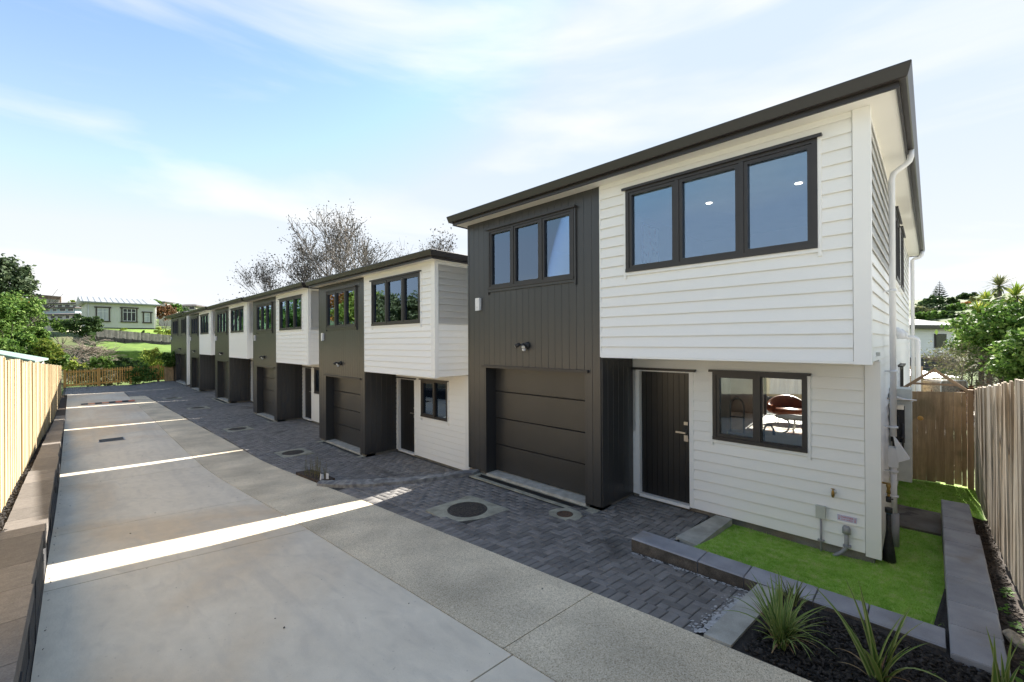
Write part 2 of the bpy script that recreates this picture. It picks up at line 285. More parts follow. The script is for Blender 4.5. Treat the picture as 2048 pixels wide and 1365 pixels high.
# ------------------------------------------------------------------ mesh helpers
class MB:
    def __init__(s): s.v = []; s.f = []; s.m = []; s.s = []
    def add(s, vs, fs, m=0, smooth=False):
        o = len(s.v); s.v.extend([tuple(p) for p in vs])
        for f in fs: s.f.append(tuple(i + o for i in f)); s.m.append(m); s.s.append(smooth)
        return s
    def hexa(s, p, m=0):
        return s.add(p, [(0, 3, 2, 1), (4, 5, 6, 7), (0, 1, 5, 4), (1, 2, 6, 5), (2, 3, 7, 6), (3, 0, 4, 7)], m)
    def box(s, x0, x1, y0, y1, z0, z1, m=0):
        x0, x1 = min(x0, x1), max(x0, x1); y0, y1 = min(y0, y1), max(y0, y1); z0, z1 = min(z0, z1), max(z0, z1)
        return s.hexa([(x0, y0, z0), (x1, y0, z0), (x1, y1, z0), (x0, y1, z0), (x0, y0, z1), (x1, y0, z1), (x1, y1, z1), (x0, y1, z1)], m)
    def boxT(s, T, u0, u1, v0, v1, n0, n1, m=0):
        a = T(u0, v0, n0); b = T(u1, v1, n1); return s.box(a[0], b[0], a[1], b[1], a[2], b[2], m)
    def bar(s, a, b, w, h, m=0, up=(0, 0, 1)):
        a, b = Vector(a), Vector(b); d = (b - a).normalized(); u = Vector(up)
        if abs(d.dot(u)) > .98: u = Vector((1, 0, 0))
        r = d.cross(u).normalized() * (w / 2); u = r.cross(d).normalized() * (h / 2)
        return s.hexa([a - r - u, a + r - u, b + r - u, b - r - u, a - r + u, a + r + u, b + r + u, b - r + u], m)
    def tube(s, path, r, n=8, m=0, cap=True, smooth=True):
        P = [Vector(p) for p in path]; R = r if isinstance(r, (list, tuple)) else [r] * len(P)
        vs = []; prev = None
        for i, p in enumerate(P):
            d = (P[min(i + 1, len(P) - 1)] - P[max(i - 1, 0)]).normalized()
            if prev is None:
                ref = Vector((0, 0, 1)) if abs(d.z) < .9 else Vector((1, 0, 0)); prev = d.cross(ref).normalized()
            prev = (prev - d * prev.dot(d)).normalized(); q = d.cross(prev)
            for k in range(n):
                a = 2 * math.pi * k / n; vs.append(p + (prev * math.cos(a) + q * math.sin(a)) * R[i])
        fs = []
        for i in range(len(P) - 1):
            for k in range(n):
                fs.append((i * n + k, i * n + (k + 1) % n, (i + 1) * n + (k + 1) % n, (i + 1) * n + k))
        s.add(vs, fs, m, smooth)
        if cap:
            o = len(s.v) - len(vs); 
            s.f.append(tuple(o + k for k in range(n))[::-1]); s.m.append(m); s.s.append(False)
            s.f.append(tuple(o + (len(P) - 1) * n + k for k in range(n))); s.m.append(m); s.s.append(False)
        return s
    def lathe(s, c, prof, n=20, m=0, smooth=True, axis='z'):
        vs = []; c = Vector(c)
        for (r, z) in prof:
            for k in range(n):
                a = 2 * math.pi * k / n; q = (r * math.cos(a), r * math.sin(a), z)
                if axis == 'x': q = (q[2], q[0], q[1])
                if axis == 'y': q = (q[0], q[2], q[1])
                vs.append(c + Vector(q))
        fs = [(i * n + k, i * n + (k + 1) % n, (i + 1) * n + (k + 1) % n, (i + 1) * n + k) for i in range(len(prof) - 1) for k in range(n)]
        s.add(vs, fs, m, smooth); o = len(s.v) - len(vs)
        s.f.append(tuple(o + k for k in range(n))[::-1]); s.m.append(m); s.s.append(False)
        s.f.append(tuple(o + (len(prof) - 1) * n + k for k in range(n))); s.m.append(m); s.s.append(False)
        return s
    def mesh(s, name, mats):
        me = bpy.data.meshes.new(name); me.from_pydata(s.v, [], s.f)
        for mm in (mats if isinstance(mats, (list, tuple)) else [mats]): me.materials.append(mm)
        me.polygons.foreach_set('material_index', s.m); me.polygons.foreach_set('use_smooth', s.s); me.update(); return me
    def build(s, name, mats, parent=None, **k): return link(name, s.mesh(name, mats), parent, **k)

def link(name, me, parent=None, loc=None, rot=None, scale=None, label=None, cat=None, group=None, kind=None):
    o = bpy.data.objects.new(name, me); COL.objects.link(o)
    if parent is not None: o.parent = parent
    if loc is not None: o.location = loc
    if rot is not None: o.rotation_euler = rot
    if scale is not None: o.scale = scale
    return tag(o, label, cat, group, kind)
def tag(o, label=None, cat=None, group=None, kind=None):
    if label: o['label'] = label
    if cat: o['category'] = cat
    if group: o['group'] = group
    if kind: o['kind'] = kind
    return o
def thing(name, label, cat, loc=(0, 0, 0), rz=0.0, group=None):
    return link(name, None, None, loc, (0, 0, rz), None, label, cat, group)
def copy_tree(o, parent=None):
    c = o.copy(); COL.objects.link(c); c.parent = parent
    for ch in o.children: copy_tree(ch, c)
    return c
def np_mesh(name, verts, faces, mats, smooth=False, mi=None):
    """verts (n,3), faces (m,k) arrays -> mesh, fast."""
    verts = np.asarray(verts, np.float32); faces = np.asarray(faces, np.int32); k = faces.shape[1]
    me = bpy.data.meshes.new(name); me.vertices.add(len(verts)); me.vertices.foreach_set('co', verts.ravel())
    me.loops.add(faces.size); me.loops.foreach_set('vertex_index', faces.ravel())
    me.polygons.add(len(faces)); me.polygons.foreach_set('loop_start', np.arange(0, faces.size, k, dtype=np.int32))
    try: me.polygons.foreach_set('loop_total', np.full(len(faces), k, np.int32))
    except Exception: pass
    for mm in (mats if isinstance(mats, (list, tuple)) else [mats]): me.materials.append(mm)
    if mi is not None: me.polygons.foreach_set('material_index', np.asarray(mi, np.int32))
    if smooth: me.polygons.foreach_set('use_smooth', np.ones(len(faces), bool))
    me.update(calc_edges=True); me.validate(); return me
def lerp(x, pts):
    if x <= pts[0][0]: return pts[0][1]
    for (a, b), (c, d) in zip(pts, pts[1:]):
        if x <= c: return b + (d - b) * (x - a) / (c - a)
    return pts[-1][1]
# ------------------------------------------------------------------ levels of the ground
DRV = [(-20, -1.90), (0, -2.01), (1.8, -2.107), (4, -2.25), (5.7, -2.365), (6.9, -2.44), (9.1, -2.68), (11, -2.86), (12.8, -2.97), (15.6, -3.01), (22, -2.98), (36, -2.97), (44, -3.03), (60, -3.1)]
CROSS = [(0, .070), (7, .068), (10, .040), (13, .03), (16, .022), (40, .018)]        # fall of the drive towards the garages
LOW = [(0, -3.16), (14.5, -3.17), (15.5, -3.14), (22, -3.12), (29, -3.09), (36, -3.02), (40, -2.95), (48, -2.92)]
EDGE = [(-10, 3.50), (4, 3.47), (12, 3.47), (15.5, 3.45), (21, 3.25), (32, 3.0), (36.3, 2.92)]
KERB = [(5.75, 6.50), (5.24, 6.83), (4.62, 7.16), (4.15, 7.71), (3.85, 8.13), (3.69, 8.42), (3.50, 8.80)]      # inner line of the curved step
KERBO = [(5.50, 6.45), (5.10, 6.68), (4.52, 6.98), (4.02, 7.46), (3.70, 7.86), (3.52, 8.28), (3.36, 8.68)]
def edge_x(y): return lerp(y, EDGE)
def kerb_y(x): return lerp(x, sorted(KERB))
def z_drive(y, x=1.0): return lerp(y, DRV) - lerp(y, CROSS) * (min(x, 3.6) + .2)
def z_pave_up(x, y):                       # paving in front of the first house
    t = min(1, max(0, (x - 3.45) / 2.2)); return z_drive(y, 3.45) * (1 - t) + (-2.62) * t
def z_pave_low(x, y):                      # sunken paving in front of the other houses
    t = min(1, max(0, (x - edge_x(y)) / 1.6)); return z_drive(y, x) * (1 - t) + lerp(y, LOW) * t

# terrain: one sheet out to the horizon
def z_terrain(x, y):
    a = lerp(y, [(44, -3.5), (50, -3.6), (62, -2.3), (72, -.8), (80, .7), (88, 1.6), (110, 2.6), (140, 4.6), (200, 11), (255, 16.6), (300, 18), (600, 19)])
    b = lerp(x, [(16, -3.5), (30, -2.6), (60, .2), (110, 7.5), (200, 13), (400, 15)])
    return max(a, b, -3.5)
xs = np.concatenate([np.linspace(-420, -30, 14), np.linspace(-22, 60, 28), np.linspace(70, 460, 20)])
ys = np.concatenate([np.linspace(-300, -20, 10), np.linspace(-10, 120, 40), np.linspace(128, 640, 34)])
tv = [(x, y, z_terrain(x, y) + (0.25 * math.sin(x * .31 + y * .17) if y > 50 or x > 30 else 0)) for y in ys for x in xs]
nx = len(xs); tf = [(j * nx + i, j * nx + i + 1, (j + 1) * nx + i + 1, (j + 1) * nx + i) for j in range(len(ys) - 1) for i in range(nx - 1)]
M['terrain'] = mat('rough hillside grass', (0.10, 0.15, 0.03), (0.065, 0.10, 0.025), rough=0.95, scale=0.25, lo=.4, hi=.6, fine=0.25, fscale=5, dirt=(0.15, 0.13, 0.07), dscale=.12, dlo=.5, dhi=.62, damt=.6)
link('ground', np_mesh('ground', tv, tf, M['terrain'], smooth=True), kind='structure')

# unseen pale ground sheets, added to bounce sunlight up onto the house fronts
M['yard'] = mat('pale yard concrete', (0.52, 0.50, 0.45), (0.44, 0.42, 0.37), rough=.85, scale=.6, fine=.05, fscale=60)
_y = MB(); _y.box(-14, 3.3, -40, -14.2, -2.4, -2.06); _y.build('street', M['yard'], kind='structure')
_y = MB(); _y.box(3.7, 24, -22, -.95, -3.2, -2.72); _y.build('neighbour_yard', M['yard'], kind='structure')
_y = MB(); _y.box(-20, -1.2, -13.8, 9, -3.4, -2.5); _y.build('side_yard', M['yard'], kind='structure')
# a strip of sheet between two edge functions, with thickness
def strip(mb, y0, y1, xl, xr, z, n=8, th=0.2, nxs=2, m=0):
    Y = [y0 + (y1 - y0) * i / n for i in range(n + 1)]
    top = []; 
    for y in Y:
        a, b = xl(y), xr(y)
        top.append([(a + (b - a) * k / nxs, y) for k in range(nxs + 1)])
    o = len(mb.v); vs = []; fs = []
    for row in top:
        for (x, y) in row: vs.append((x, y, z(x, y)))
    w = nxs + 1
    for i in range(n):
        for k in range(nxs): fs.append((i * w + k, i * w + k + 1, (i + 1) * w + k + 1, (i + 1) * w + k))
    q = len(vs)
    ring = [k for k in range(w)] + [i * w + nxs for i in range(1, n + 1)] + [n * w + k for k in range(nxs - 1, -1, -1)] + [i * w for i in range(n - 1, 0, -1)]
    for r in ring: vs.append((vs[r][0], vs[r][1], vs[r][2] - th))
    L = len(ring)
    for i in range(L): fs.append((ring[(i + 1) % L], ring[i], q + i, q + (i + 1) % L))
    mb.add(vs, fs, m)

# pale concrete drive: slabs with open saw-cut joints
drive = thing('driveway', None, None); tag(drive, kind='structure')
cuts = [-14, -3.2, 2.22, 6.15, 8.62, 13.0, 17.6, 22.0, 26.4, 31.4, 36.35]
for a, b in zip(cuts, cuts[1:]):
    mb = MB(); g = 0.007
    strip(mb, a + g, b - g, lambda y: -0.20, lambda y: 2.26, lambda x, y: z_drive(y, x), n=max(4, int((b - a) * 1.5)))
    mb.build('slab', M['conc'], drive)
aggs = thing('aggregate_path', None, None); tag(aggs, kind='structure')
cuts = [-14, -3.2, 2.32, 8.2, 14.0, 20.5, 27.0, 33.0]
for a, b in zip(cuts, cuts[1:]):
    mb = MB(); g = 0.005
    strip(mb, a + g, b - g, lambda y: 2.268, lambda y: edge_x(y) - 0.004, lambda x, y: z_drive(y, x) + 0.002, n=max(4, int((b - a) * 1.5)))
    mb.build('slab', M['agg'], aggs)

# bedding under the pavers
mb = MB()
strip(mb, 1.0, 8.8, lambda y: edge_x(y), lambda y: min(4.76 if y < 2.42 else 6.75, max(edge_x(y) + .02, lerp(y, [(6.5, 6.75), (6.52, 5.72), (6.83, 5.24), (7.16, 4.62), (7.71, 4.15), (8.13, 3.85), (8.42, 3.69), (8.8, 3.5)]))), lambda x, y: z_pave_up(x, y) - 0.012, n=60, nxs=8)
strip(mb, 6.5, 43.4, lambda y: max(edge_x(y), lerp(y, [(6.5, 6.2), (6.51, 5.74), (6.83, 5.25), (7.16, 4.63), (7.71, 4.16), (8.13, 3.86), (8.42, 3.70), (8.8, 3.5)])) if y < 8.8 else edge_x(y), lambda y: 7.2, lambda x, y: z_pave_low(x, y) - 0.038, n=120, nxs=8)
strip(mb, 33.0, 43.4, lambda y: 2.3 if y < 36.35 else -.4, lambda y: edge_x(y) + 0.01, lambda x, y: z_drive(y, x) - 0.014, n=20, nxs=4)
strip(mb, 36.36, 43.4, lambda y: -.4, lambda y: 2.31, lambda x, y: z_drive(y, x) - 0.013, n=12, nxs=4)
mb.build('paving_bed', M['grout'], kind='structure')

# herringbone pavers: the nearest three hundred as pieces, the rest joined
PVL, PVW, PVG = 0.2, 0.1, 0.0042
def paver_geo(th=0.05):
    a, b, c = PVL / 2 - PVG, PVW / 2 - PVG, 0.006
    v = [(-a, -b, -th), (a, -b, -th), (a, b, -th), (-a, b, -th), (-a, -b, -c), (a, -b, -c), (a, b, -c), (-a, b, -c),
         (-a + c, -b + c, 0), (a - c, -b + c, 0), (a - c, b - c, 0), (-a + c, b - c, 0)]
    f = [(0, 1, 5, 4), (1, 2, 6, 5), (2, 3, 7, 6), (3, 0, 4, 7), (4, 5, 9, 8), (5, 6, 10, 9), (6, 7, 11, 10), (7, 4, 8, 11), (8, 9, 10, 11)]
    return np.array(v, float), f
PV, PF = paver_geo()
RIM_UP = [(4.26, 5.15, .52, .52)]
def in_up(x, y):
    if x < 3.68 or y > kerb_y(x) - 0.16: return False
    if y > 6.45: return False if x > 5.4 else True
    if y > 3.66:
        if 4.1 < y < 6.5 and x > 5.42: return False
        return x < 5.80 and not (abs(x - 4.26) < .40 and abs(y - 5.14) < .42) and not (math.hypot(x - 5.15, y - 3.94) < .22)
    if x > 6.70: return False
    if math.hypot(x - 5.15, y - 3.94) < .22: return False
    if x < 4.78: return y > 1.36 - .1 * (x - 3.66) and (y > 2.62 or x < 4.70)
    if y > 2.62: return True
    return x > 5.10 and y > 2.40
HOUSES = [(0.475, -2.56, 0.0), (7.97, -3.115, 0.13), (15.34, -3.075, 0.13), (22.68, -3.03, 0.13), (30.10, -2.99, 0.13), (37.55, -2.88, 0.0)]
def in_low(x, y):
    if y < 8.8 and y < kerb_y(max(3.5, x)) + 0.05: return False
    if y < 36.35 and x < (edge_x(y) + 0.04 if y < 32.95 else 2.33): return False
    if y > 36.45 and x < -.28: return False
    if y > 43.3: return False
    if 36.35 <= y <= 36.45 and x < 2.35: return False
    if x > 5.64:
        for (r, z0, dy) in HOUSES[1:5]:
            if r - .13 < y < r + 3.15 + dy: return x < 6.6
            if r + 3.1 + dy <= y <= r + 6.3: return False
        return x < 6.6 and y < 37.2
    for (lx, ly) in LIDS:
        if abs(x - lx) < .42 and abs(y - ly) < .42: return False
    return not (edge_x(y) < x < 3.75 and 8.85 < y < 10.1)
LIDS = [(4.40, 13.05), (4.18, 18.0), (4.2, 25.2), (3.9, 30.5)]
pav = []
def herring(x0, x1, y0, y1, test, zf):
    ny, nx_ = int((y1 - y0) / PVW), int((x1 - x0) / PVW); done = set()
    for r in range(-1, ny):
        for c in range(-1, nx_):
            d = (c - r) % 4
            if d == 0: cells = ((c, r), (c + 1, r)); rz = 0.0
            elif d == 3: cells = ((c, r), (c, r + 1)); rz = math.pi / 2
            else: continue
            ok = [q for q in cells if 0 <= q[0] < nx_ and 0 <= q[1] < ny and test(x0 + (q[0] + .5) * PVW, y0 + (q[1] + .5) * PVW)]
            if len(ok) == 2:
                x, y = x0 + (cells[0][0] + cells[1][0] + 1) * PVW / 2, y0 + (cells[0][1] + cells[1][1] + 1) * PVW / 2
                pav.append((x, y, zf(x, y), rz, 1.0, zf))
            elif len(ok) == 1:                                   # cut to a half at the border
                x, y = x0 + (ok[0][0] + .5) * PVW, y0 + (ok[0][1] + .5) * PVW; pav.append((x, y, zf(x, y), rz, .5, zf))
herring(3.672, 6.9, 1.0, 8.9, in_up, z_pave_up)
n_up = len(pav)
y = 1.42
while y < 8.3:                                                   # border course along the aggregate
    if not (edge_x(y) + .1 > KERB[-1][0] and y > 8.0): pav.append((edge_x(y) + 0.101, y, z_pave_up(edge_x(y) + .101, y), 0.0, 1.0, z_pave_up))
    y += 0.1
herring(2.3, 7.2, 6.4, 36.4, in_low, lambda x, y: z_pave_low(x, y) if x > edge_x(y) else z_drive(y, x))
herring(-.4, 7.2, 36.45, 43.4, in_low, lambda x, y: z_pave_low(x, y) if x > edge_x(y) else z_drive(y, x))
rr = random.Random(3)
def pv_matrix(p):
    x, y, z, rz, hl, zf = p
    h = rr.uniform(-.0022, .0028); e = 0.02
    sx, sy = (zf(x + e, y) - zf(x - e, y)) / (2 * e), (zf(x, y + e) - zf(x, y - e)) / (2 * e)
    return Vector((x, y, z + h)), sx + rr.uniform(-.008, .008), sy + rr.uniform(-.008, .008), rz + rr.uniform(-.012, .012)
pav.sort(key=lambda p: (p[0] * .7 + p[1] * .7) + (0 if p[2] > -2.8 else 4))
paving = thing('paving', None, None); tag(paving, kind='structure')
pme = MB(); pme.v = [tuple(v) for v in PV]; pme.f = list(PF); pme.m = [0] * len(PF); pme.s = [False] * len(PF)
pme = pme.mesh('paver', M['paver'])
vs, fs = [], []
for i, p in enumerate(pav):
    loc, sx, sy, rz = pv_matrix(p)
    if i < 290:
        n = Vector((-sx, -sy, 1)).normalized()
        q = Vector((0, 0, 1)).rotation_difference(n) @ Matrix.Rotation(rz, 3, 'Z').to_quaternion()
        o = link('paver', pme, paving, loc, None, (p[4], 1, 1)); o.rotation_mode = 'QUATERNION'; o.rotation_quaternion = q
    else:
        ca, sa = math.cos(rz), math.sin(rz)
        q = PV * np.array([p[4], 1, 1]); X = q[:, 0] * ca - q[:, 1] * sa; Y = q[:, 0] * sa + q[:, 1] * ca
        q = np.stack([X + loc.x, Y + loc.y, q[:, 2] + loc.z + X * sx + Y * sy], 1)
        o = len(vs) * 12; vs.append(q); fs.append(np.array(PF) + o)
link('paver_field', np_mesh('paver_field', np.concatenate(vs), np.concatenate(fs), M['paver']), paving, kind='stuff')

# curved step between the two levels of paving
ks = thing('kerb_step', 'curved mortar capped kerb step dividing the front paving of the two nearest houses', 'kerb')
mb = MB(); tb = lambda k: [(x, y) for x, y in k]
def dens(line, n=5):
    o = []
    for (a, b), (c, d) in zip(line, line[1:]):
        for i in range(n): o.append((a + (c - a) * i / n, b + (d - b) * i / n))
    return o + [line[-1]]
A, B = dens(KERBO), dens(KERB)
rk = random.Random(5); vs = []; fs = []
for (a, b) in zip(A, B):
    za = z_pave_up(a[0], a[1]); h = 0.055 + rk.uniform(-.010, .010)
    vs += [(a[0], a[1], za - .1), (a[0] + .004, a[1] + .006, za + h), (b[0], b[1], za + h + .012), (b[0] + .01, b[1] + .01, -3.3)]
for i in range(len(A) - 1):
    for k in range(3): fs.append((i * 4 + k, i * 4 + k + 1, (i + 1) * 4 + k + 1, (i + 1) * 4 + k))
fs += [(0, 3, 2, 1), tuple((len(A) - 1) * 4 + k for k in range(4))]
mb.add(vs, fs); mb.build('kerb_cap', M['kerbcap'], ks)

# entry kerb beside the lawn, kerb at the foot of the planting bed
ek = MB(); ek.hexa([(5.44, 2.10, -2.9), (6.62, 2.06, -2.9), (6.62, 2.28, -2.9), (5.50, 2.40, -2.9), (5.44, 2.10, -2.548), (6.62, 2.06, -2.558), (6.62, 2.28, -2.562), (5.50, 2.40, -2.552)])
o = ek.build('entry_kerb', M['kerb']); tag(o, 'short pale concrete kerb between entry pavers and the lawn', 'kerb')
ek = MB(); ek.hexa([(3.49, 1.14, -2.8), (4.72, 1.06, -2.8), (4.72, 1.26, -2.8), (3.49, 1.36, -2.8), (3.49, 1.10, -2.312), (4.72, 1.04, -2.388), (4.72, 1.24, -2.398), (3.49, 1.30, -2.318)])
o = ek.build('bed_kerb', M['kerb']); tag(o, 'smooth concrete haunch closing the pavers at the bark bed', 'kerb')
# smear of mortar over the last pavers
rs = random.Random(11); mb = MB()
def smear(cx, cy, rx, ry, n=11, z=None):
    pts = []
    for k in range(n):
        a = 2 * math.pi * k / n; f = rs.uniform(.45, 1.15); x, y = cx + rx * f * math.cos(a), cy + ry * f * math.sin(a)
        pts.append((x, y, z_pave_up(x, y) + 0.0055))
    c = (cx, cy, z_pave_up(cx, cy) + .006); mb.add(pts + [c], [(k, (k + 1) % n, n) for k in range(n)])
for i in range(260):
    x = rs.uniform(3.50, 4.64); f = abs(rs.gauss(0, .06)); q = rs.uniform(.004, .020) * (1.3 if f < .05 else .8); smear(x, 1.325 - .055 * (x - 3.5) + f, q * rs.uniform(1, 2.2), q, 9)
for i in range(60):
    f = abs(rs.gauss(0, .02)); smear(rs.uniform(5.12, 5.6), 2.42 + f, rs.uniform(.004, .022), rs.uniform(.003, .012), 8)
for i in range(150):
    a = rs.random(); smear(4.69 - .05 * abs(rs.gauss(0, .6)), 2.58 - 1.3 * a, rs.uniform(.004, .018), rs.uniform(.006, .03), 8)
mb.build('mortar_smear', M['efflor'], kind='stuff')

# manholes
def manhole(x, y, z, r, half, label, small=False, kind='cast'):
    t = thing('manhole', label, 'manhole', (x, y, z), 0, 'access covers in the paving')
    mb = MB(); n = 28; rk = random.Random(int(x * 100)); vs = []; fs = []
    for k in range(n):
        a = 2 * math.pi * (k + .5) / n
        s = half / max(abs(math.cos(a)), abs(math.sin(a))) if not small else half
        s *= rk.uniform(.95, 1.05)
        vs += [(r * math.cos(a), r * math.sin(a), .012), (s * math.cos(a), s * math.sin(a), .006), (s * math.cos(a), s * math.sin(a), -.06)]
    for k in range(n):
        q = (k + 1) % n; fs += [(3 * k, 3 * k + 1, 3 * q + 1, 3 * q), (3 * k + 1, 3 * k + 2, 3 * q + 2, 3 * q + 1)]
    mb.add(vs, fs); mb.build('collar', M['collar'], t)
    c = MB(); c.lathe((0, 0, 0), [(r - .002, -.05), (r - .002, .008), (r - .03, .010), (r - .034, .004), (0.01, .005)], n=28, smooth=False)
    if r > .2:
        for i in range(-5, 6):
            for j in range(-5, 6):
                if math.hypot(i, j) < 5.2: c.box(i * .05 - .016, i * .05 + .016, j * .05 - .016, j * .05 + .016, .003, .009)
    c.build('cover', M[kind], t)
    return t
manhole(4.26, 5.14, z_pave_up(4.26, 5.14), .31, .45, 'largest round manhole cover in a square pale collar before the nearest garage')
manhole(5.15, 3.94, z_pave_up(5.15, 3.94), .125, .25, 'small rusty round cover beside the nearest garage corner', True, 'rustcast')
for (x, y), s in zip(LIDS, ('second nearest manhole cover with pale collar, beyond the spiky shrub', 'third manhole cover along the row in a pale collar', 'fourth manhole cover along the row, small and far', 'farthest manhole cover close to the end of the drive')):
    manhole(x, y, z_pave_low(x, y), .29, .42, s)
# stormwater grate set in the drive, speed hump
g = thing('drain_grate', 'dark rectangular stormwater grate set in the pale drive', 'drain', (.86, 18.5, z_drive(18.5, .86)))
mb = MB(); mb.box(-.31, .31, -.29, .29, -.05, .006); mb.build('grate_frame', M['plastic_grey'], g)
mb = MB()
for i in range(11): mb.box(-.28, .28, -.26 + i * .05, -.235 + i * .05, .0062, .011)
mb.build('grate_bars', M['grate'], g)
M['hump_o'] = mat('faded orange plastic', (0.62, 0.20, 0.10), (0.50, 0.17, 0.09), rough=.6, scale=9)
M['hump_w'] = mat('scuffed pale orange plastic', (0.62, 0.32, 0.19), rough=.6, scale=9)
hp = thing('speed_hump', 'orange and black segmented rubber speed hump across the drive', 'speed hump', (0, 30.0, z_drive(30.0, 1.3) + .01))
for i in range(8):
    a = .30 + i * .25; mb = MB()
    mb.add([(a, -.17, 0.002), (a, -.07, .055), (a, .07, .055), (a, .17, 0.002), (a + .245, -.17, 0.002), (a + .245, -.07, .055), (a + .245, .07, .055), (a + .245, .17, 0.002)],
           [(0, 1, 2, 3), (7, 6, 5, 4), (0, 4, 5, 1), (1, 5, 6, 2), (2, 6, 7, 3), (3, 7, 4, 0)])
    mb.build('hump_segment', M['hump_w'] if i in (1, 3) else M['hump_o'] if i % 2 else M['rubber'], hp)

# ------------------------------------------------------------------ left side: coping wall, soil, paling fence
wall = thing('retaining_wall', 'stepped low block retaining wall with brown coping along the left of the drive', 'wall')
fence_x = lambda y: -0.61 + 0.0055 * (y - 8)
steps = [(1.9, 6.32, lambda y: -1.54 - (y - 3.5) * .085), (6.32, 10.45, lambda y: -1.93 - (y - 6.32) * .030), (10.45, 14.9, lambda y: -2.10 - (y - 10.45) * .038),
         (14.9, 16.6, lambda y: -2.30 - (y - 14.9) * .02), (16.6, 23.5, lambda y: -2.38 - (y - 16.6) * .045)]
rw = random.Random(4)
for (a, b, zf) in steps:
    y = a
    while y < b - .02:
        w = min(rw.choice((.5, .6, .62, 1.0)), b - y)
        if b - (y + w) < .2: w = b - y
        z0, z1 = zf(y), zf(y + w); xl = fence_x(y) + .105; g = .003; dx = rw.uniform(-.008, .008)
        mb = MB(); mb.hexa([(xl, y + g, z0 - .10), (-.187 + dx, y + g, z0 - .10), (-.187 + dx, y + w - g, z1 - .10), (xl, y + w - g, z1 - .10), (xl, y + g, z0), (-.19 + dx, y + g, z0), (-.19 + dx, y + w - g, z1), (xl, y + w - g, z1)])
        mb.build('coping_block', M['cap'], wall)
        zt0, zt1 = z0 - .103, z1 - .103; zb = z_drive(y + w, -.2) - .15; k = 0
        while zt0 - .2 * k > zb + .0:
            t0, t1 = zt0 - .2 * k, zt1 - .2 * k; d = rw.uniform(-.012, .004)
            mb = MB(); mb.hexa([(xl, y + g, max(zb, t0 - .197)), (-.202 + d, y + g, max(zb, t0 - .197)), (-.202 + d, y + w - g, max(zb, t1 - .197)), (xl, y + w - g, max(zb, t1 - .197)), (xl, y + g, t0), (-.202 + d, y + g, t0), (-.202 + d, y + w - g, t1), (xl, y + w - g, t1)])
            mb.build('wall_block', M['body'], wall); k += 1
        y += w
# bark strip behind the coping
def z_soil(y): return lerp(y, [(2, -1.50), (6.3, -1.86), (7, -1.98), (8, -2.02), (10.6, -2.13), (12.7, -2.28), (16, -2.42), (20, -2.66), (24, -2.90), (30, -3.02), (44, -3.12)])
mb = MB(); strip(mb, 2, 37, lambda y: fence_x(y) - .06, lambda y: fence_x(y) + .11 if y < 23.5 else -.2, lambda x, y: z_soil(y), n=60, th=.6); mb.build('soil_strip', M['soil'], kind='structure')
def chips(name, pts, mater, lo=.015, hi=.05, kind='stuff'):
    pts = np.array(pts); n = len(pts); L = RNG.uniform(lo, hi, n); W = L * RNG.uniform(.25, .6, n); H = L * RNG.uniform(.12, .3, n)
    base = np.array([(-1, -1, -1), (1, -1, -1), (1, 1, -1), (-1, 1, -1), (-1, -1, 1), (1, -1, 1), (1, 1, 1), (-1, 1, 1)], float) * .5
    F = np.array([(0, 3, 2, 1), (4, 5, 6, 7), (0, 1, 5, 4), (1, 2, 6, 5), (2, 3, 7, 6), (3, 0, 4, 7)])
    v = base[None] * np.stack([L, W, H], 1)[:, None]
    v *= RNG.uniform(.6, 1.2, v.shape)
    a = RNG.uniform(0, 6.28, n); t = RNG.normal(0, .35, n); s = RNG.normal(0, .35, n)
    x, y, z = v[..., 0], v[..., 1], v[..., 2]
    y, z = y * np.cos(t)[:, None] - z * np.sin(t)[:, None], y * np.sin(t)[:, None] + z * np.cos(t)[:, None]
    x, z = x * np.cos(s)[:, None] - z * np.sin(s)[:, None], x * np.sin(s)[:, None] + z * np.cos(s)[:, None]
    x, y = x * np.cos(a)[:, None] - y * np.sin(a)[:, None], x * np.sin(a)[:, None] + y * np.cos(a)[:, None]
    v = np.stack([x, y, z], 2) + pts[:, None]
    f = (np.arange(n) * 8)[:, None, None] + F[None]
    return link(name, np_mesh(name, v.reshape(-1, 3), f.reshape(-1, 4), mater), kind=kind)
pts = []
for i in range(1500):
    y = 5.5 + 12 * RNG.random() ** 1.6; pts.append((fence_x(y) + RNG.uniform(.0, .11), y, z_soil(y) + RNG.uniform(.0, .02)))
for i in range(250):                                      # a few chips spilt on the coping edge and drive
    y = RNG.uniform(5.5, 12); pts.append((fence_x(y) + .10 + abs(RNG.normal(0, .012)), y, z_soil(y) + .02))
chips('bark_chips', pts, M['mulch'], .015, .05)
pts = []
for i in range(70):
    y = RNG.uniform(3.2, 20); pts.append((-.17 + abs(RNG.normal(0, .02)), y, z_drive(y, -.17) + .006))
for i in range(60):
    y = RNG.uniform(2, 16); x = RNG.uniform(-.1, 3.2); pts.append((x, y, z_drive(y, x) + .006))
chips('leaf_litter', pts, M['mulch'], .006, .022)

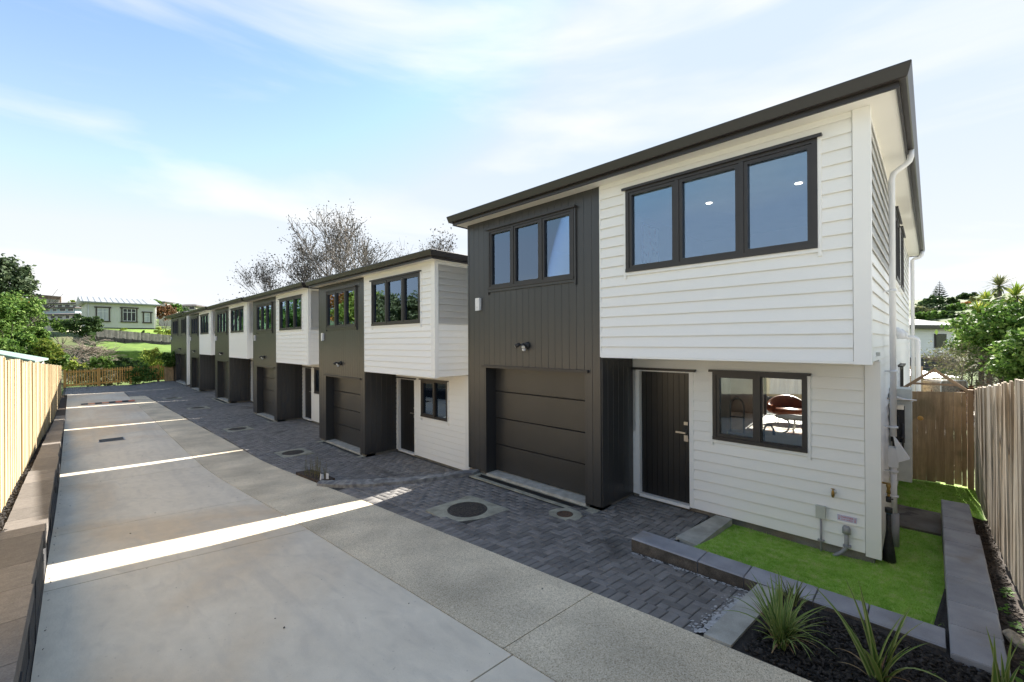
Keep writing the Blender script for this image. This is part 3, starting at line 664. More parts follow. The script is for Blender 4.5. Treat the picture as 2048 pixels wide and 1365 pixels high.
# pale paling fence: posts proud of palings
lf = thing('paling_fence', 'long pale new timber paling fence along the left of the drive', 'fence')
pm = MB(); pm.hexa([(-.009, -.072, 0), (.009, -.075, 0), (.009, .075, 0), (-.009, .072, 0), (-.009, -.072, 1), (.009, -.075, 1), (.009, .075, 1), (-.009, .072, 1)]); pm = pm.mesh('paling', M['pine'])
def fz_bot(y): return z_soil(y) - .02
def fz_top(y): return lerp(y, [(2, .06), (8.07, -.165), (14.7, -.43), (20.4, -.66), (28, -.95), (36.5, -1.27)])
y = 3.4; k = 0; rf = random.Random(8)
posts = [3.45 + 2.42 * i for i in range(14)]
while y < 36.4:
    bay = max([p for p in posts if p <= y + .01] or [y]); top = fz_top(bay + 1.2) - (y - bay - 1.2) * .02
    x = fence_x(y) + (0.005 if k % 2 else 0.0) + rf.uniform(-.002, .002)
    b = fz_bot(y); h = top - b + rf.uniform(-.012, .012)
    link('paling', pm, lf, (x, y, b), (0, rf.uniform(-.004, .004), rf.uniform(-.02, .02)), (1, rf.uniform(.96, 1.02), h))
    y += 0.1385; k += 1
for p in posts:
    b = fz_bot(p) - .1; t = fz_top(p + 1.0) + .05
    mb = MB(); x = fence_x(p); mb.box(x + .010, x + .024, p - .045, p + .045, b, t); mb.build('post', M['pinepost'], lf)
mb = MB()
for z in (.35, 1.45):
    for p, q in zip(posts, posts[1:]): mb.bar((fence_x(p) - .05, p, fz_bot(p) + z), (fence_x(q) - .05, q, fz_bot(q) + z), .045, .09)
mb.build('rail', M['pinepost'], lf)

# honey picket fence across the end
pf = thing('picket_fence', 'honey coloured timber picket fence closing the far end of the drive', 'fence')
YP = 43.7; zb = lambda x: -3.06 + .03 * max(0, x)
pk = MB(); pk.v = [(-.034, -.011, 0), (.034, -.011, 0), (.034, .011, 0), (-.034, .011, 0), (-.034, -.011, .95), (.034, -.011, .95), (.034, .011, .95), (-.034, .011, .95), (0, -.011, 1), (0, .011, 1)]
pk.f = [(0, 1, 5, 8, 4), (3, 7, 9, 6, 2), (1, 2, 6, 5), (0, 4, 7, 3), (4, 8, 9, 7), (8, 5, 6, 9), (0, 3, 2, 1)]; pk.m = [0] * 7; pk.s = [False] * 7
pk = pk.mesh('picket', M['picket'])
x = -.32
while x < 5.2:
    link('picket', pk, pf, (x, YP, zb(x) + .05), (0, rf.uniform(-.01, .01), 0), (1, 1, 1.2 + rf.uniform(-.02, .02))); x += .135
for z in (.16, .62, 1.08):
    if z == .62: continue
    mb = MB(); mb.bar((-.38, YP + .04, zb(-.4) + z), (5.25, YP + .04, zb(5.2) + z), .045, .09); mb.build('rail', M['picket'], pf)
for x in (-.36, 1.37, 3.1, 4.75):
    mb = MB(); mb.box(x - .07, x + .07, YP - .07, YP + .016, zb(x) - .1, zb(x) + 1.27); mb.build('post', M['picket'], pf)
bx = thing('bin_screen', 'brown boxed timber screen with pale cap at the right of the picket fence', 'screen', (5.35, 43.2, -2.97))
for i in range(5):
    mb = MB(); mb.box(-.27 + i * .112, -.165 + i * .112, -.02, .02, 0, 1.3); mb.build('board', M['gate'], bx)
for i in range(4):
    mb = MB(); mb.box(.27, .31, .03 + i * .112, .135 + i * .112, 0, 1.3); mb.build('board', M['gate'], bx)
mb = MB(); mb.box(-.3, .34, -.05, .5, 1.302, 1.34); mb.build('cap', M['pine'], bx)
# ------------------------------------------------------------------ townhouses (local frame: x into the house, y along the row, z up from the cladding base)
ZS, ZO, XR, DEP = 4.945, 2.33, 0.98, 10.8
Tf = lambda xp: (lambda u, v, n: (xp - n, u, v))          # wall facing the drive
Ts = lambda yp: (lambda u, v, n: (u, yp - n, v))          # wall facing the camera side (-y)
Tl = lambda yp: (lambda u, v, n: (u, yp + n, v))          # wall facing along the row (+y)
def board_mesh(axis):
    P = [(0, .026), (.026, .022), (.029, .0), (.037, .0), (.038, .004), (.013, .170), (0, .170)]; mb = MB(); n = len(P)
    def pt(t, o, z): return {'f': (-o, t, z), 's': (t, -o, z), 'l': (t, o, z)}[axis]
    v = [pt(0, o, z) for o, z in P] + [pt(1, o, z) for o, z in P]
    fs = [(i, (i + 1) % n, n + (i + 1) % n, n + i) for i in range(n)] + [tuple(range(n))[::-1], tuple(range(n, 2 * n))]
    mb.add(v, fs); return mb.mesh('weatherboard', M['white'])
BM = {a: board_mesh(a) for a in 'fsl'}
def vboard_mesh(axis):
    P = [(.004, 0), (.0, .006), (.0, .018), (.006, .018)]; w = .147
    P = [(.0012, 0), (.0012, .0155), (.0045, .019), (w - .0015, .019), (w + .0018, .0155), (w + .0018, 0)]; n = len(P); mb = MB()
    def pt(u, o, z): return {'f': (-o, u, z), 's': (u, -o, z)}[axis]
    v = [pt(u, o, 0) for u, o in P] + [pt(u, o, 1) for u, o in P]
    fs = [(i, (i + 1) % n, n + (i + 1) % n, n + i) for i in range(n)] + [tuple(range(n))[::-1], tuple(range(n, 2 * n))]
    mb.add(v, fs); return mb.mesh('cladding_board', M['black'])
VM = {a: vboard_mesh(a) for a in 'fs'}
def wallbox(mb, T, u0, u1, v0, v1, holes=(), th=.12, m=0):
    us = sorted({u0, u1, *[min(max(h[0], u0), u1) for h in holes], *[min(max(h[1], u0), u1) for h in holes]})
    for a, b in zip(us, us[1:]):
        if b - a < 1e-4: continue
        c = (a + b) / 2; cuts = sorted([(h[2], h[3]) for h in holes if h[0] < c < h[1]]); lo = v0
        for (p, q) in cuts:
            if p - lo > 1e-3: mb.boxT(T, a, b, lo, p, -th, 0, m)
            lo = max(lo, q)
        if v1 - lo > 1e-3: mb.boxT(T, a, b, lo, v1, -th, 0, m)
def boards(root, axis, T, u0, u1, v0, v1, holes=()):
    k = 0
    while v0 + k * .15 < v1 - .02:
        v = v0 + k * .15; segs = [(u0, u1)]
        for h in holes:
            if v + .115 > h[2] and v + .035 < h[3]:
                ns = []
                for (a, b) in segs:
                    if h[0] - a > .02: ns.append((a, min(b, h[0])))
                    if b - h[1] > .02: ns.append((max(a, h[1]), b))
                    if h[1] < a or h[0] > b: ns.append((a, b))
                segs = ns
        for (a, b) in segs:
            link('weatherboard', BM[axis], root, T(a, v, 0), None, {'f': (1, b - a, 1), 's': (b - a, 1, 1), 'l': (b - a, 1, 1)}[axis])
        k += 1
def vboards(root, axis, T, u0, u1, v0, v1, holes=()):
    n = round((u1 - u0) / .15); w = (u1 - u0) / n
    for i in range(n):
        a = u0 + i * w; c = a + w / 2; lo = v0; segs = []
        for h in sorted([h for h in holes if h[0] < c < h[1]], key=lambda h: h[2]):
            if h[2] - lo > .02: segs.append((lo, h[2]))
            lo = h[3]
        if v1 - lo > .02: segs.append((lo, v1))
        for (p, q) in segs:
            link('cladding_board', VM[axis], root, T(a, p, 0), None, {'f': (1, w / .15, q - p), 's': (w / .15, 1, q - p)}[axis])
def window(root, T, u0, u1, v0, v1, mulls, glass='glass', trim=True, flash=True, n_sash=None, proud=.058):
    mb = MB(); fw = .05
    mb.boxT(T, u0, u1, v1 - fw, v1, -.06, proud); mb.boxT(T, u0, u1, v0, v0 + fw, -.06, proud + .01)
    mb.boxT(T, u0, u0 + fw, v0 + fw, v1 - fw, -.06, proud); mb.boxT(T, u1 - fw, u1, v0 + fw, v1 - fw, -.06, proud)
    for u in mulls: mb.boxT(T, u - .026, u + .026, v0 + fw, v1 - fw, -.058, proud - .003)
    fr = mb.build('window', M['alu'], root)
    e = [u0 + fw] + [x for u in mulls for x in (u - .026, u + .026)] + [u1 - fw]
    for i in range(0, len(e), 2):
        a, b = e[i] + .001, e[i + 1] - .001; c, d = v0 + fw + .001, v1 - fw - .001; s = .042; mb = MB()
        if n_sash is None or (i // 2) in n_sash:
            mb.boxT(T, a, b, d - s, d, -.02, proud - .014); mb.boxT(T, a, b, c, c + s, -.02, proud - .014)
            mb.boxT(T, a, a + s, c + s, d - s, -.02, proud - .014); mb.boxT(T, b - s, b, c + s, d - s, -.02, proud - .014)
        else:
            s = .014
            mb.boxT(T, a, b, d - s, d, -.02, proud - .03); mb.boxT(T, a, b, c, c + s, -.02, proud - .03)
            mb.boxT(T, a, a + s, c + s, d - s, -.02, proud - .03); mb.boxT(T, b - s, b, c + s, d - s, -.02, proud - .03)
        mb.build('sash', M['alu'], fr)
        MB().boxT(T, a + s, b - s, c + s, d - s, -.004, .002).build('pane', M[glass], fr)
    if flash:
        mb = MB(); mb.boxT(T, u0 - .045, u1 + .045, v1 + .001, v1 + .022, 0, proud + .035); mb.boxT(T, u0 - .045, u1 + .045, v1 - .012, v1 + .001, proud + .012, proud + .035)
        mb.build('head_flashing', M['alu'], fr)
    if trim:
        mb = MB(); m = M['trim'] if trim is True else M[trim]
        mb.boxT(T, u0 - .034, u0 - .001, v0 - .09, v1 - .001, .0, .050); mb.boxT(T, u1 + .001, u1 + .034, v0 - .09, v1 - .001, .0, .050)
        mb.boxT(T, u0 - .0005, u1 + .0005, v0 - .045, v0 - .001, .0, .048)
        mb.build('scriber', m, fr)
    return fr
def ring_loop(mb, prof, rect, m=0):
    x0, x1, y0, y1 = rect; n = len(prof); vs = []
    for (o, z) in prof: vs += [(x0 - o, y0 - o, z), (x1 + o, y0 - o, z), (x1 + o, y1 + o, z), (x0 - o, y1 + o, z)]
    fs = []
    for i in range(n):
        j = (i + 1) % n
        for k in range(4): q = (k + 1) % 4; fs.append((i * 4 + k, i * 4 + q, j * 4 + q, j * 4 + k))
    mb.add(vs, fs, m)

def townhouse(x0, y0, z0, dy, label, kind):
    H = thing('townhouse', label, 'townhouse', (x0, y0, z0), 0, 'row of black and white townhouses')
    S, W = 3.17 + dy, 6.30 + dy
    if kind == 'end': S, W = 0.0, 7.15
    near = kind == 'near'
    uw = (.40 + dy, 2.71 + dy, 3.563, 4.765); bw = (3.64 + dy, 5.68 + dy, 3.57, 4.73)
    gd = (3.44 + dy, 5.81 + dy, -.02, 2.09); dr = (2.176 + dy, 3.065 + dy, -.02, 2.10); lw = (.675 + dy, 1.85 + dy, 1.105, 2.113)
    sw = [(4.0, 5.35, 3.60, 4.78), (5.75, 6.9, 3.60, 4.78)]; sl = [(5.2, 6.4, 1.0, 2.05)]
    if kind == 'end':
        gd = (.70, 4.75, -.02, 2.12); bws = [(.45, 2.2, 3.57, 4.73), (3.75, 6.1, 3.57, 4.73)]
    # --- wall bodies
    mb = MB()
    if kind != 'end':
        wallbox(mb, Tf(0), .02, S, ZO, ZS, [uw]); wallbox(mb, Tf(XR), .02, S, 0, ZO - .001, [dr, lw])
    wallbox(mb, Ts(0.0), .12 if S else .12, DEP, ZO if S else 0, ZS, sw); 
    if S: wallbox(mb, Ts(0.0), XR + .12, DEP, 0, ZO - .001, sl)
    wallbox(mb, Tl(W), .12, DEP, 0, ZS)
    wallbox(mb, Tl(W), DEP - .0, DEP + .001, 0, .001)
    if near: wallbox(mb, lambda u, v, n: (DEP + n, u, v), .12, W - .12, 0, ZS, [(.55, 3.62, .05, 2.2)])
    else: wallbox(mb, lambda u, v, n: (DEP + n, u, v), .12, W - .12, 0, ZS)
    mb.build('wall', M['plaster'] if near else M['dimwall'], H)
    mb = MB()
    wallbox(mb, Tf(0), S, W, 0, ZS, [gd] + ([bw] if kind != 'end' else bws))
    if S: wallbox(mb, Ts(S), .12, XR + .12, 0, ZO - .001)
    mb.build('dark_wall', M['black'], H)
    # floors and ceiling
    mb = MB(); mb.box(.121, DEP - .121, .121, W - .121, ZO + .002, ZO + .2)
    if S: mb.box(.0, XR + .13, .02, S - .001, ZO - .012, ZO + .0015)
    mb.build('floor_slab', M['soffit'], H)
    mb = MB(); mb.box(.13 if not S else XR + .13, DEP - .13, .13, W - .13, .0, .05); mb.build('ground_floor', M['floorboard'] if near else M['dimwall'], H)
    mb = MB(); mb.box(.13, DEP - .13, .13, W - .13, 4.80, 4.84)
    # partitions
    mb.box(XR + .13, 6.0, S + .02 if S else .5, S + .10 if S else .58, .05, ZO); mb.box(5.95, 6.05, (S + .1) if S else .6, W - .13, .05, ZO)
    mb.box(4.3, 4.4, .13, W - .13, ZO + .2, 4.80); mb.box(.13, 4.3, S + .05 if S else 3, S + .13 if S else 3.08, ZO + .2, 4.80)
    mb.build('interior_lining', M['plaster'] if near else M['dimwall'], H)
    # foundation
    mb = MB(); f = .022
    if S: mb.box(XR + f, XR + .3, f, S, -.9, -.001); mb.box(f, .3, S + f, S + .24, -.9, -.001)
    mb.box(XR + .3 if S else .3, DEP - f, f, .25, -.9, -.001); mb.box(.3, DEP - f, W - .25, W - f, -.9, -.001)
    mb.box(f, .30, gd[1] + .02, W - f, -.9, -.001); mb.box(f, .3, S + f if S else f, gd[0] - .0, -.9, -.001)
    mb.box(.3, XR + .3, S + f, S + .25, -.9, -.0015) if S else None
    mb.build('foundation', M['found'], H)
    # --- eaves
    E = (-.26, DEP + .26, -.25, W + .165)
    mb = MB(); mb.box(E[0], E[1], E[2], E[3], ZS + .001, ZS + .018); mb.build('soffit', M['soffit'], H)
    mb = MB(); ring_loop(mb, [(.001, 4.928), (.022, 4.928), (.022, 5.075), (.001, 5.075)], E); mb.build('fascia', M['gutter'], H)
    mb = MB(); ring_loop(mb, [(.024, 5.092), (.024, 4.985), (.070, 4.982), (.082, 4.990), (.112, 5.100), (.106, 5.112), (.098, 5.106), (.062, 5.004), (.032, 5.006), (.032, 5.092)], E); mb.build('gutter', M['gutter'], H)
    mb = MB(); x0r, x1r, y0r, y1r = E[0] - .03, E[1] + .03, E[2] - .03, E[3] + .03; hw = (y1r - y0r) / 2; zr = 5.08 + hw * math.tan(math.radians(14))
    ym = (y0r + y1r) / 2
    mb.add([(x0r, y0r, 5.08), (x1r, y0r, 5.08), (x1r, y1r, 5.08), (x0r, y1r, 5.08), (x0r + hw, ym, zr), (x1r - hw, ym, zr)], [(0, 3, 4), (1, 0, 4, 5), (2, 1, 5), (3, 2, 5, 4), (0, 1, 2, 3)])
    roof = mb.build('roof', M['roof'], H)
    mb = MB(); 
    for (a, b) in (((x0r, y0r, 5.085), (x0r + hw, ym, zr + .005)), ((x0r, y1r, 5.085), (x0r + hw, ym, zr + .005)), ((x0r + hw, ym, zr + .005), (x1r - hw, ym, zr + .005)), ((x1r, y0r, 5.085), (x1r - hw, ym, zr + .005)), ((x1r, y1r, 5.085), (x1r - hw, ym, zr + .005))):
        mb.bar(a, b, .16, .03)
    mb.build('ridge_cap', M['roof'], roof)
    # --- claddings
    if S:
        boards(H, 'f', Tf(0), .105, S - .022, ZO + .0, ZS, [(uw[0] - .03, uw[1] + .03, uw[2] - .04, uw[3])])
        boards(H, 'f', Tf(XR), .105, S - .0, .0, ZO - .02, [(dr[0] - .04, dr[1] + .04, -.1, dr[3] + .0), (lw[0] - .03, lw[1] + .03, lw[2] - .04, lw[3])])
        hs = [(a - .03, b + .03, c - .04, d) for (a, b, c, d) in sw]
        boards(H, 's', Ts(0), .06, DEP - .07, ZO, ZS, hs); boards(H, 's', Ts(0), XR + .06, DEP - .07, 0, ZO - .02, [(a - .03, b + .03, c - .04, d) for (a, b, c, d) in sl])
        boards(H, 'l', Tl(W), .06, DEP - .07, 0, ZS)
        vboards(H, 's', Ts(S), .0, XR - .035, 0, ZO - .014)
        mb = MB(); mb.box(-.045, .055, -.045, .10, ZO - .022, ZS); mb.build('corner_board', M['trim'], H)
        mb = MB(); mb.box(XR - .045, XR + .055, -.045, .10, -.03, ZO - .024); mb.build('corner_board', M['trim'], H)
        mb = MB(); mb.box(-.034, -.0, S - .021, S - .001, ZO - .01, ZS); mb.build('edge_trim', M['trim'], H)
        mb = MB(); mb.box(-.036, .02, .101, S - .022, ZO - .018, ZO + .01); mb.build('base_trim', M['trim'], H)
        vboards(H, 'f', Tf(0), S + .001, W - .02, 0, ZS, [(gd[0] - .02, gd[1] + .02, -.1, gd[3]), (bw[0] - .0, bw[1] + .0, bw[2] + .0, bw[3])])
    else:
        vboards(H, 'f', Tf(0), .105, W - .02, 0, ZS, [(gd[0] - .02, gd[1] + .02, -.1, gd[3])] + bws)
        boards(H, 's', Ts(0), .06, DEP - .07, 0, ZS, [(a - .03, b + .03, c - .04, d) for (a, b, c, d) in sw])
        mb = MB(); mb.box(-.045, .055, -.045, .10, -.02, ZS); mb.build('corner_board', M['trim'], H)
    mb = MB(); mb.box(-.021, .06, W - .018, W + .03, 0, ZS); mb.build('corner_trim', M['black'], H)
    mb = MB(); mb.box(DEP - .06, DEP + .03, -.04, .03, 0, ZS); mb.build('corner_board', M['trim'], H)
    # --- windows
    if S:
        window(H, Tf(0), *uw, [1.16 + dy, 1.95 + dy]); window(H, Tf(0), *bw, [4.335 + dy, 5.02 + dy], trim='black')
        window(H, Tf(XR), *lw, [1.245 + dy], glass='glass_clear' if near else 'glass', n_sash=[1])
    else:
        for b in bws: window(H, Tf(0), *b, [b[0] + (b[1] - b[0]) / 3, b[0] + (b[1] - b[0]) * 2 / 3], trim='black')
    if near:
        for s in sw: window(H, Ts(0), *s, [(s[0] + s[1]) / 2])
        for s in sl: window(H, Ts(0), *s, [(s[0] + s[1]) / 2])
    # --- garage door
    T = Tf(.24); g0, g1 = gd[0] + .0, gd[1] - .0
    mb = MB(); mb.boxT(T, g0 - .05, g1 + .05, 0, 2.2, -.03, -.026); door = mb.build('garage_door', M['garage'], H)
    ph = (gd[3] + .02) / 4
    for k in range(4):
        a, b = k * ph - .0, (k + 1) * ph - .004; mb = MB(); c = .010
        u0, u1 = g0 - .04, g1 + .04
        mb.add([T(u0, a, -.025), T(u1, a, -.025), T(u1, b, -.025), T(u0, b, -.025), T(u0, a + c, .0), T(u1, a + c, .0), T(u1, b - c * 1.4, .0), T(u0, b - c * 1.4, .0)],
               [(4, 5, 6, 7), (0, 1, 5, 4), (1, 2, 6, 5), (2, 3, 7, 6), (3, 0, 4, 7)])
        mb.build('door_panel', M['garage'], door)
    mb = MB()
    mb.box(-.020, .30, gd[0] - .022, gd[0] + .018, -.02, gd[3]); mb.box(-.020, .30, gd[1] - .018, gd[1] + .022, -.02, gd[3]); mb.box(.0, .30, gd[0] + .018, gd[1] - .018, gd[3] - .01, gd[3] + .05)
    mb.build('garage_jamb', M['black'], door)
    mb = MB(); mb.box(-.065, -.0, gd[0] - .06, gd[1] + .06, gd[3] + .001, gd[3] + .018); mb.box(-.065, -.058, gd[0] - .06, gd[1] + .06, gd[3] - .03, gd[3] + .001); mb.build('head_flashing', M['alu'], door)
    mb = MB(); mb.box(-.02, .34, gd[0] + .02, gd[1] - .02, -.5, -.012); mb.build('threshold', M['sill_conc'], door)
    # --- front door
    if S:
        T = Tf(XR + .05); mb = MB(); a, b = dr[0] + .03, dr[1] - .03
        mb.boxT(T, a, b, .02, 2.06, -.04, .0); fd = mb.build('front_door', M['door'], H)
        n = 9; w = (b - a) / n
        for i in range(n):
            u = a + i * w; mb = MB(); g = .003
            mb.add([T(u + .001, .022, .0), T(u + w - .001, .022, 0), T(u + w - .001, 2.058, 0), T(u + .001, 2.058, 0), T(u + .001 + g, .022, .007), T(u + w - .001 - g, .022, .007), T(u + w - .001 - g, 2.058, .007), T(u + .001 + g, 2.058, .007)],
                   [(4, 5, 6, 7), (0, 1, 5, 4), (1, 2, 6, 5), (2, 3, 7, 6), (3, 0, 4, 7)])
            mb.build('door_plank', M['door'], fd)
        mb = MB(); mb.boxT(Tf(XR), dr[0] - .04, dr[0] + .028, -.005, 2.10, -.12, .034); mb.boxT(Tf(XR), dr[1] - .028, dr[1] + .04, -.005, 2.10, -.12, .034); mb.boxT(Tf(XR), dr[0] + .028, dr[1] - .028, 2.062, 2.10, -.12, .030)
        mb.boxT(Tf(XR), dr[0] + .028, dr[1] - .028, -.03, .015, -.12, .045); mb.build('door_frame', M['trim'], fd)
        mb = MB(); mb.boxT(Tf(XR), dr[0] - .085, dr[1] + .085, 2.101, 2.122, 0, .085); mb.boxT(Tf(XR), dr[0] - .085, dr[1] + .085, 2.085, 2.101, .06, .085); mb.build('head_flashing', M['alu'], fd)
        hy = dr[0] + .10; mb = MB(); T = Tf(XR + .043)
        mb.boxT(T, hy - .033, hy + .033, 1.03, 1.30, 0, .022, 1); mb.boxT(T, hy - .030, hy + .030, 1.245, 1.295, .022, .030, 0)
        mb.boxT(T, hy - .032, hy + .032, .99, 1.085, .0, .026, 0)
        mb.boxT(T, hy - .012, hy + .012, 1.115, 1.14, .0, .055, 0); mb.boxT(T, hy - .012, hy + .145, 1.115, 1.14, .055, .072, 0)
        mb.build('door_handle', [M['steel'], M['rubber']], fd)
    # --- security light and chime box
    ly = (4.71 + dy) if S else 2.7; lz = 2.50
    mb = MB(); mb.lathe((-.02, ly - .03, lz), [(.06, 0), (.06, -.02), (.045, -.045), (.01, -.05)], n=16, axis='x'); mb.tube([(-.05, ly - .03, lz), (-.10, ly, lz - .005)], .014, 8); mb.tube([(-.05, ly - .03, lz), (-.09, ly + .09, lz + .01), (-.12, ly + .11, lz)], .014, 8)
    wl = mb.build('security_light', M['rubber'], H)
    M.setdefault('lens', mat('pale lamp lens', (0.75, 0.72, 0.65), rough=.25, scale=5))
    for (p, d) in (((-.11, ly - .005, lz - .01), (-.6, -.55, -.45)), ((-.12, ly + .12, lz), (-.55, .6, -.45))):
        p = Vector(p); d = Vector(d).normalized(); mb = MB(); mb.tube([p - d * .05, p - d * .03, p + d * .05], [.02, .034, .038], 14); mb.tube([p + d * .051, p + d * .055], [.033, .03], 14, m=1); mb.build('lamp_head', [M['rubber'], M['lens']], wl)
    mb = MB(); mb.lathe((-.085, ly + .005, lz - .075), [(.012, -.03), (.030, -.018), (.034, .0), (.022, .03)], n=14); mb.build('motion_sensor', M['plastic_white'], wl)
    by = (5.98 + dy) if S else W - .3; mb = MB(); mb.box(-.062, -.019, by - .06, by + .075, 3.19, 3.43); mb.box(-.075, -.0625, by - .062, by + .05, 3.185, 3.435); mb.box(-.0765, -.0752, by - .03, by + .03, 3.252, 3.256, 1)
    mb.build('alarm_box', [M['plastic_white'], M['plastic_grey']], H)
    # downpipe at the front right of the lower storey of the row houses
    return H

def channel_drain(x0, y0, z0, dy, label, zf, gd=(3.44, 5.81)):
    a, b = y0 + gd[0] + dy - .22, y0 + gd[1] + dy + .28; z = z0 - .055
    t = thing('channel_drain', label, 'drain', (x0, a, z), 0, 'channel drains before the garages'); L = b - a
    mb = MB(); mb.box(-.27, -.185, -.02, L, -.1, 0); mb.box(-.045, -.003, -.02, L, -.1, .004); mb.box(-.186, -.044, -.02, .16, -.1, .002); mb.box(-.186, -.044, L - .18, L, -.1, .002); mb.box(-.186, -.044, .16, L - .18, -.1, -.03)
    mb.build('concrete_surround', M['collar'], t)
    mb = MB(); n = int((L - .36) / .03)
    for i in range(n): mb.box(-.18, -.05, .165 + i * .03, .183 + i * .03, -.03, .0)
    mb.box(-.183, -.172, .162, L - .182, -.03, .001); mb.box(-.058, -.047, .162, L - .182, -.03, .001)
    mb.build('grating', M['grate'], t)

LBL = ['nearest tall black and white townhouse, its kitchen window showing a leather chair', 'second townhouse from the camera, behind the curved kerb step', 'third townhouse along the row, half hidden by the second',
       'fourth townhouse along the row, its white upper storey small', 'fifth townhouse along the row, next to the all black end house', 'last townhouse at the far end, all charcoal with two upper windows']
h1 = townhouse(5.7, *HOUSES[0][:2], 0.0, LBL[0], 'near')
h2 = townhouse(5.7, *HOUSES[1], LBL[1], 'row')
for i in (2, 3, 4):
    c = copy_tree(h2); c.location = (5.7, HOUSES[i][0], HOUSES[i][1]); c['label'] = LBL[i]
h6 = townhouse(5.7, HOUSES[5][0], HOUSES[5][1], 0.0, LBL[5], 'end')
for i, (r, z0, dy) in enumerate(HOUSES[:5]):
    channel_drain(5.7, r, z0, dy, ['channel drain in worn concrete before the nearest garage door', 'channel drain before the garage of the second townhouse', 'channel drain before the third garage door', 'channel drain before the fourth garage door, partly hidden', 'channel drain before the fifth garage door, far off'][i], None)
# unseen board screens added between the houses to cut the sun bands low down
for i in range(2):
    r0, r1 = HOUSES[i][0] + 6.30 + HOUSES[i][2], HOUSES[i + 1][0]
    gp = thing('side_fence', ['plain timber side fence in the gap after the nearest townhouse', 'plain timber side fence in the gap after the second townhouse'][i], 'fence', (6.75, r0 + .05, HOUSES[i + 1][1] - .1))
    n = 7; w = (r1 - r0 - .1) / n
    for k in range(n): MB().box(-.01, .01, k * w + .004, (k + 1) * w - .004, 0, 2.3).build('paling', M['gate'], gp)
    MB().box(.011, .05, .0, n * w, .3, .39).box(.011, .05, 0, n * w, 1.85, 1.94).build('rail', M['gate'], gp)

# ------------------------------------------------------------------ fittings of the nearest house (world positions -> local)
H = h1; HX, HY, HZ = 5.7, 0.475, -2.56
def dp(name, path, r, mats, parent=H, n=12): return MB().tube(path, r, n).build(name, mats, parent)
# downpipe at the side, with spreader box
px_, py_ = 1.80, -.115
mb = MB(); mb.tube([(px_, -.30, 4.99), (px_, -.30, 4.90), (px_, -.285, 4.85), (px_, -.25, 4.815), (px_, -.17, 4.765), (px_, -.135, 4.73), (px_, py_, 4.66), (px_, py_, 1.30)], .033, 14)
mb.tube([(px_, py_, .92), (px_, py_, .28)], .033, 14); dpipe = mb.build('downpipe', M['pipe_white'], H)
mb = MB(); mb.tube([(px_, py_, .30), (px_, py_, -.28)], .052, 14); mb.build('pipe_boot', M['plastic_grey'], dpipe)
mb = MB(); mb.hexa([(px_ - .045, py_ - .045, .90), (px_ + .045, py_ - .045, .90), (px_ + .045, py_ + .05, .90), (px_ - .045, py_ + .05, .90), (px_ - .06, py_ - .06, 1.16), (px_ + .06, py_ - .06, 1.16), (px_ + .06, py_ + .05, 1.16), (px_ - .06, py_ + .05, 1.16)])
mb.add([(px_ - .065, py_ - .155, 1.04), (px_ + .065, py_ - .155, 1.04), (px_ + .065, py_ - .0, 1.31), (px_ - .065, py_ - .0, 1.31), (px_ - .06, py_ - .05, .98), (px_ + .06, py_ - .05, .98)], [(0, 1, 2, 3), (0, 4, 5, 1), (0, 3, 4), (1, 5, 2)])
mb.build('rain_head', M['pipe_white'], dpipe)
for z in (3.2, 2.15, 1.42, .84, .52):
    mb = MB(); mb.tube([(px_, py_, z - .012), (px_, py_, z + .012)], .048, 14); mb.box(px_ - .012, px_ + .012, py_ + .04, -.0, z - .01, z + .01); mb.build('pipe_bracket', M['plastic_white'], dpipe)
rx = 10.55
mb = MB(); mb.tube([(rx, -.30, 4.99), (rx, -.30, 4.88), (rx, -.25, 4.82), (rx, -.16, 4.80), (rx, -.11, 4.76), (rx, -.11, .3)], .041, 12); mb.build('downpipe', M['pipe_white'], H)
mb = MB(); mb.tube([(9.2, -.03, 2.62), (9.2, -.16, 2.62), (9.2, -.21, 2.59), (9.2, -.235, 2.54), (9.2, -.235, .3)], .05, 12); mb.build('vent_pipe', M['pipe_white'], H)
for vx in (3.3, 4.6):                                        # little extract cowls
    mb = MB(); mb.tube([(vx, -.02, 2.72), (vx, -.09, 2.71), (vx, -.13, 2.66), (vx, -.14, 2.58)], .05, 12); mb.build('vent_cowl', M['plastic_white'], H)
mb = MB(); mb.box(.62, .72, -.06, -.028, 2.38, 2.42); mb.build('wall_vent', M['box_grey'], H)
# gas water heater with open pipework below it, side tap and lagged pipe
mb = MB(); mb.box(2.55, 2.95, -.27, -.035, .55, 1.86); hw_ = mb.build('water_heater', M['box_grey'], H)
mb = MB(); mb.box(2.535, 2.549, -.20, -.05, 1.1, 1.62); mb.build('vent_panel', M['grate'], hw_)
mb = MB(); mb.bar((2.45, -.10, 1.76), (2.54, -.28, 1.70), .05, .02); mb.build('flue_hood', M['plastic_white'], hw_)
mb = MB()
for k, yy in enumerate((-.08, -.13, -.18)): mb.tube([(2.50, yy, 1.58 - .1 * k), (2.50, yy, .9)], .012, 8); mb.tube([(2.48, yy - .02, 1.5 - .16 * k), (2.48, yy + .03, 1.5 - .16 * k)], .018, 8)
mb.build('pipework', M['rubber'], hw_)
mb = MB(); mb.tube([(2.3, -.02, 1.74), (2.3, -.33, 1.735)], .012, 8); mb.box(2.26, 2.34, -.2, -.05, 1.60, 1.66); mb.build('hose_hook', M['steel'], H)
vx, vy = 1.20, -.095
mb = MB(); mb.tube([(vx, -.03, .82), (vx, vy, .82), (vx, vy - .005, .80)], .012, 10); mb.tube([(vx, vy, .83), (vx, vy, .79), (vx, vy, .76), (vx, vy, .70)], [.018, .024, .016, .022], 10); mb.tube([(vx, vy, .70), (vx, vy, .66)], .015, 8)
tp = mb.build('stop_valve', M['brass'], H)
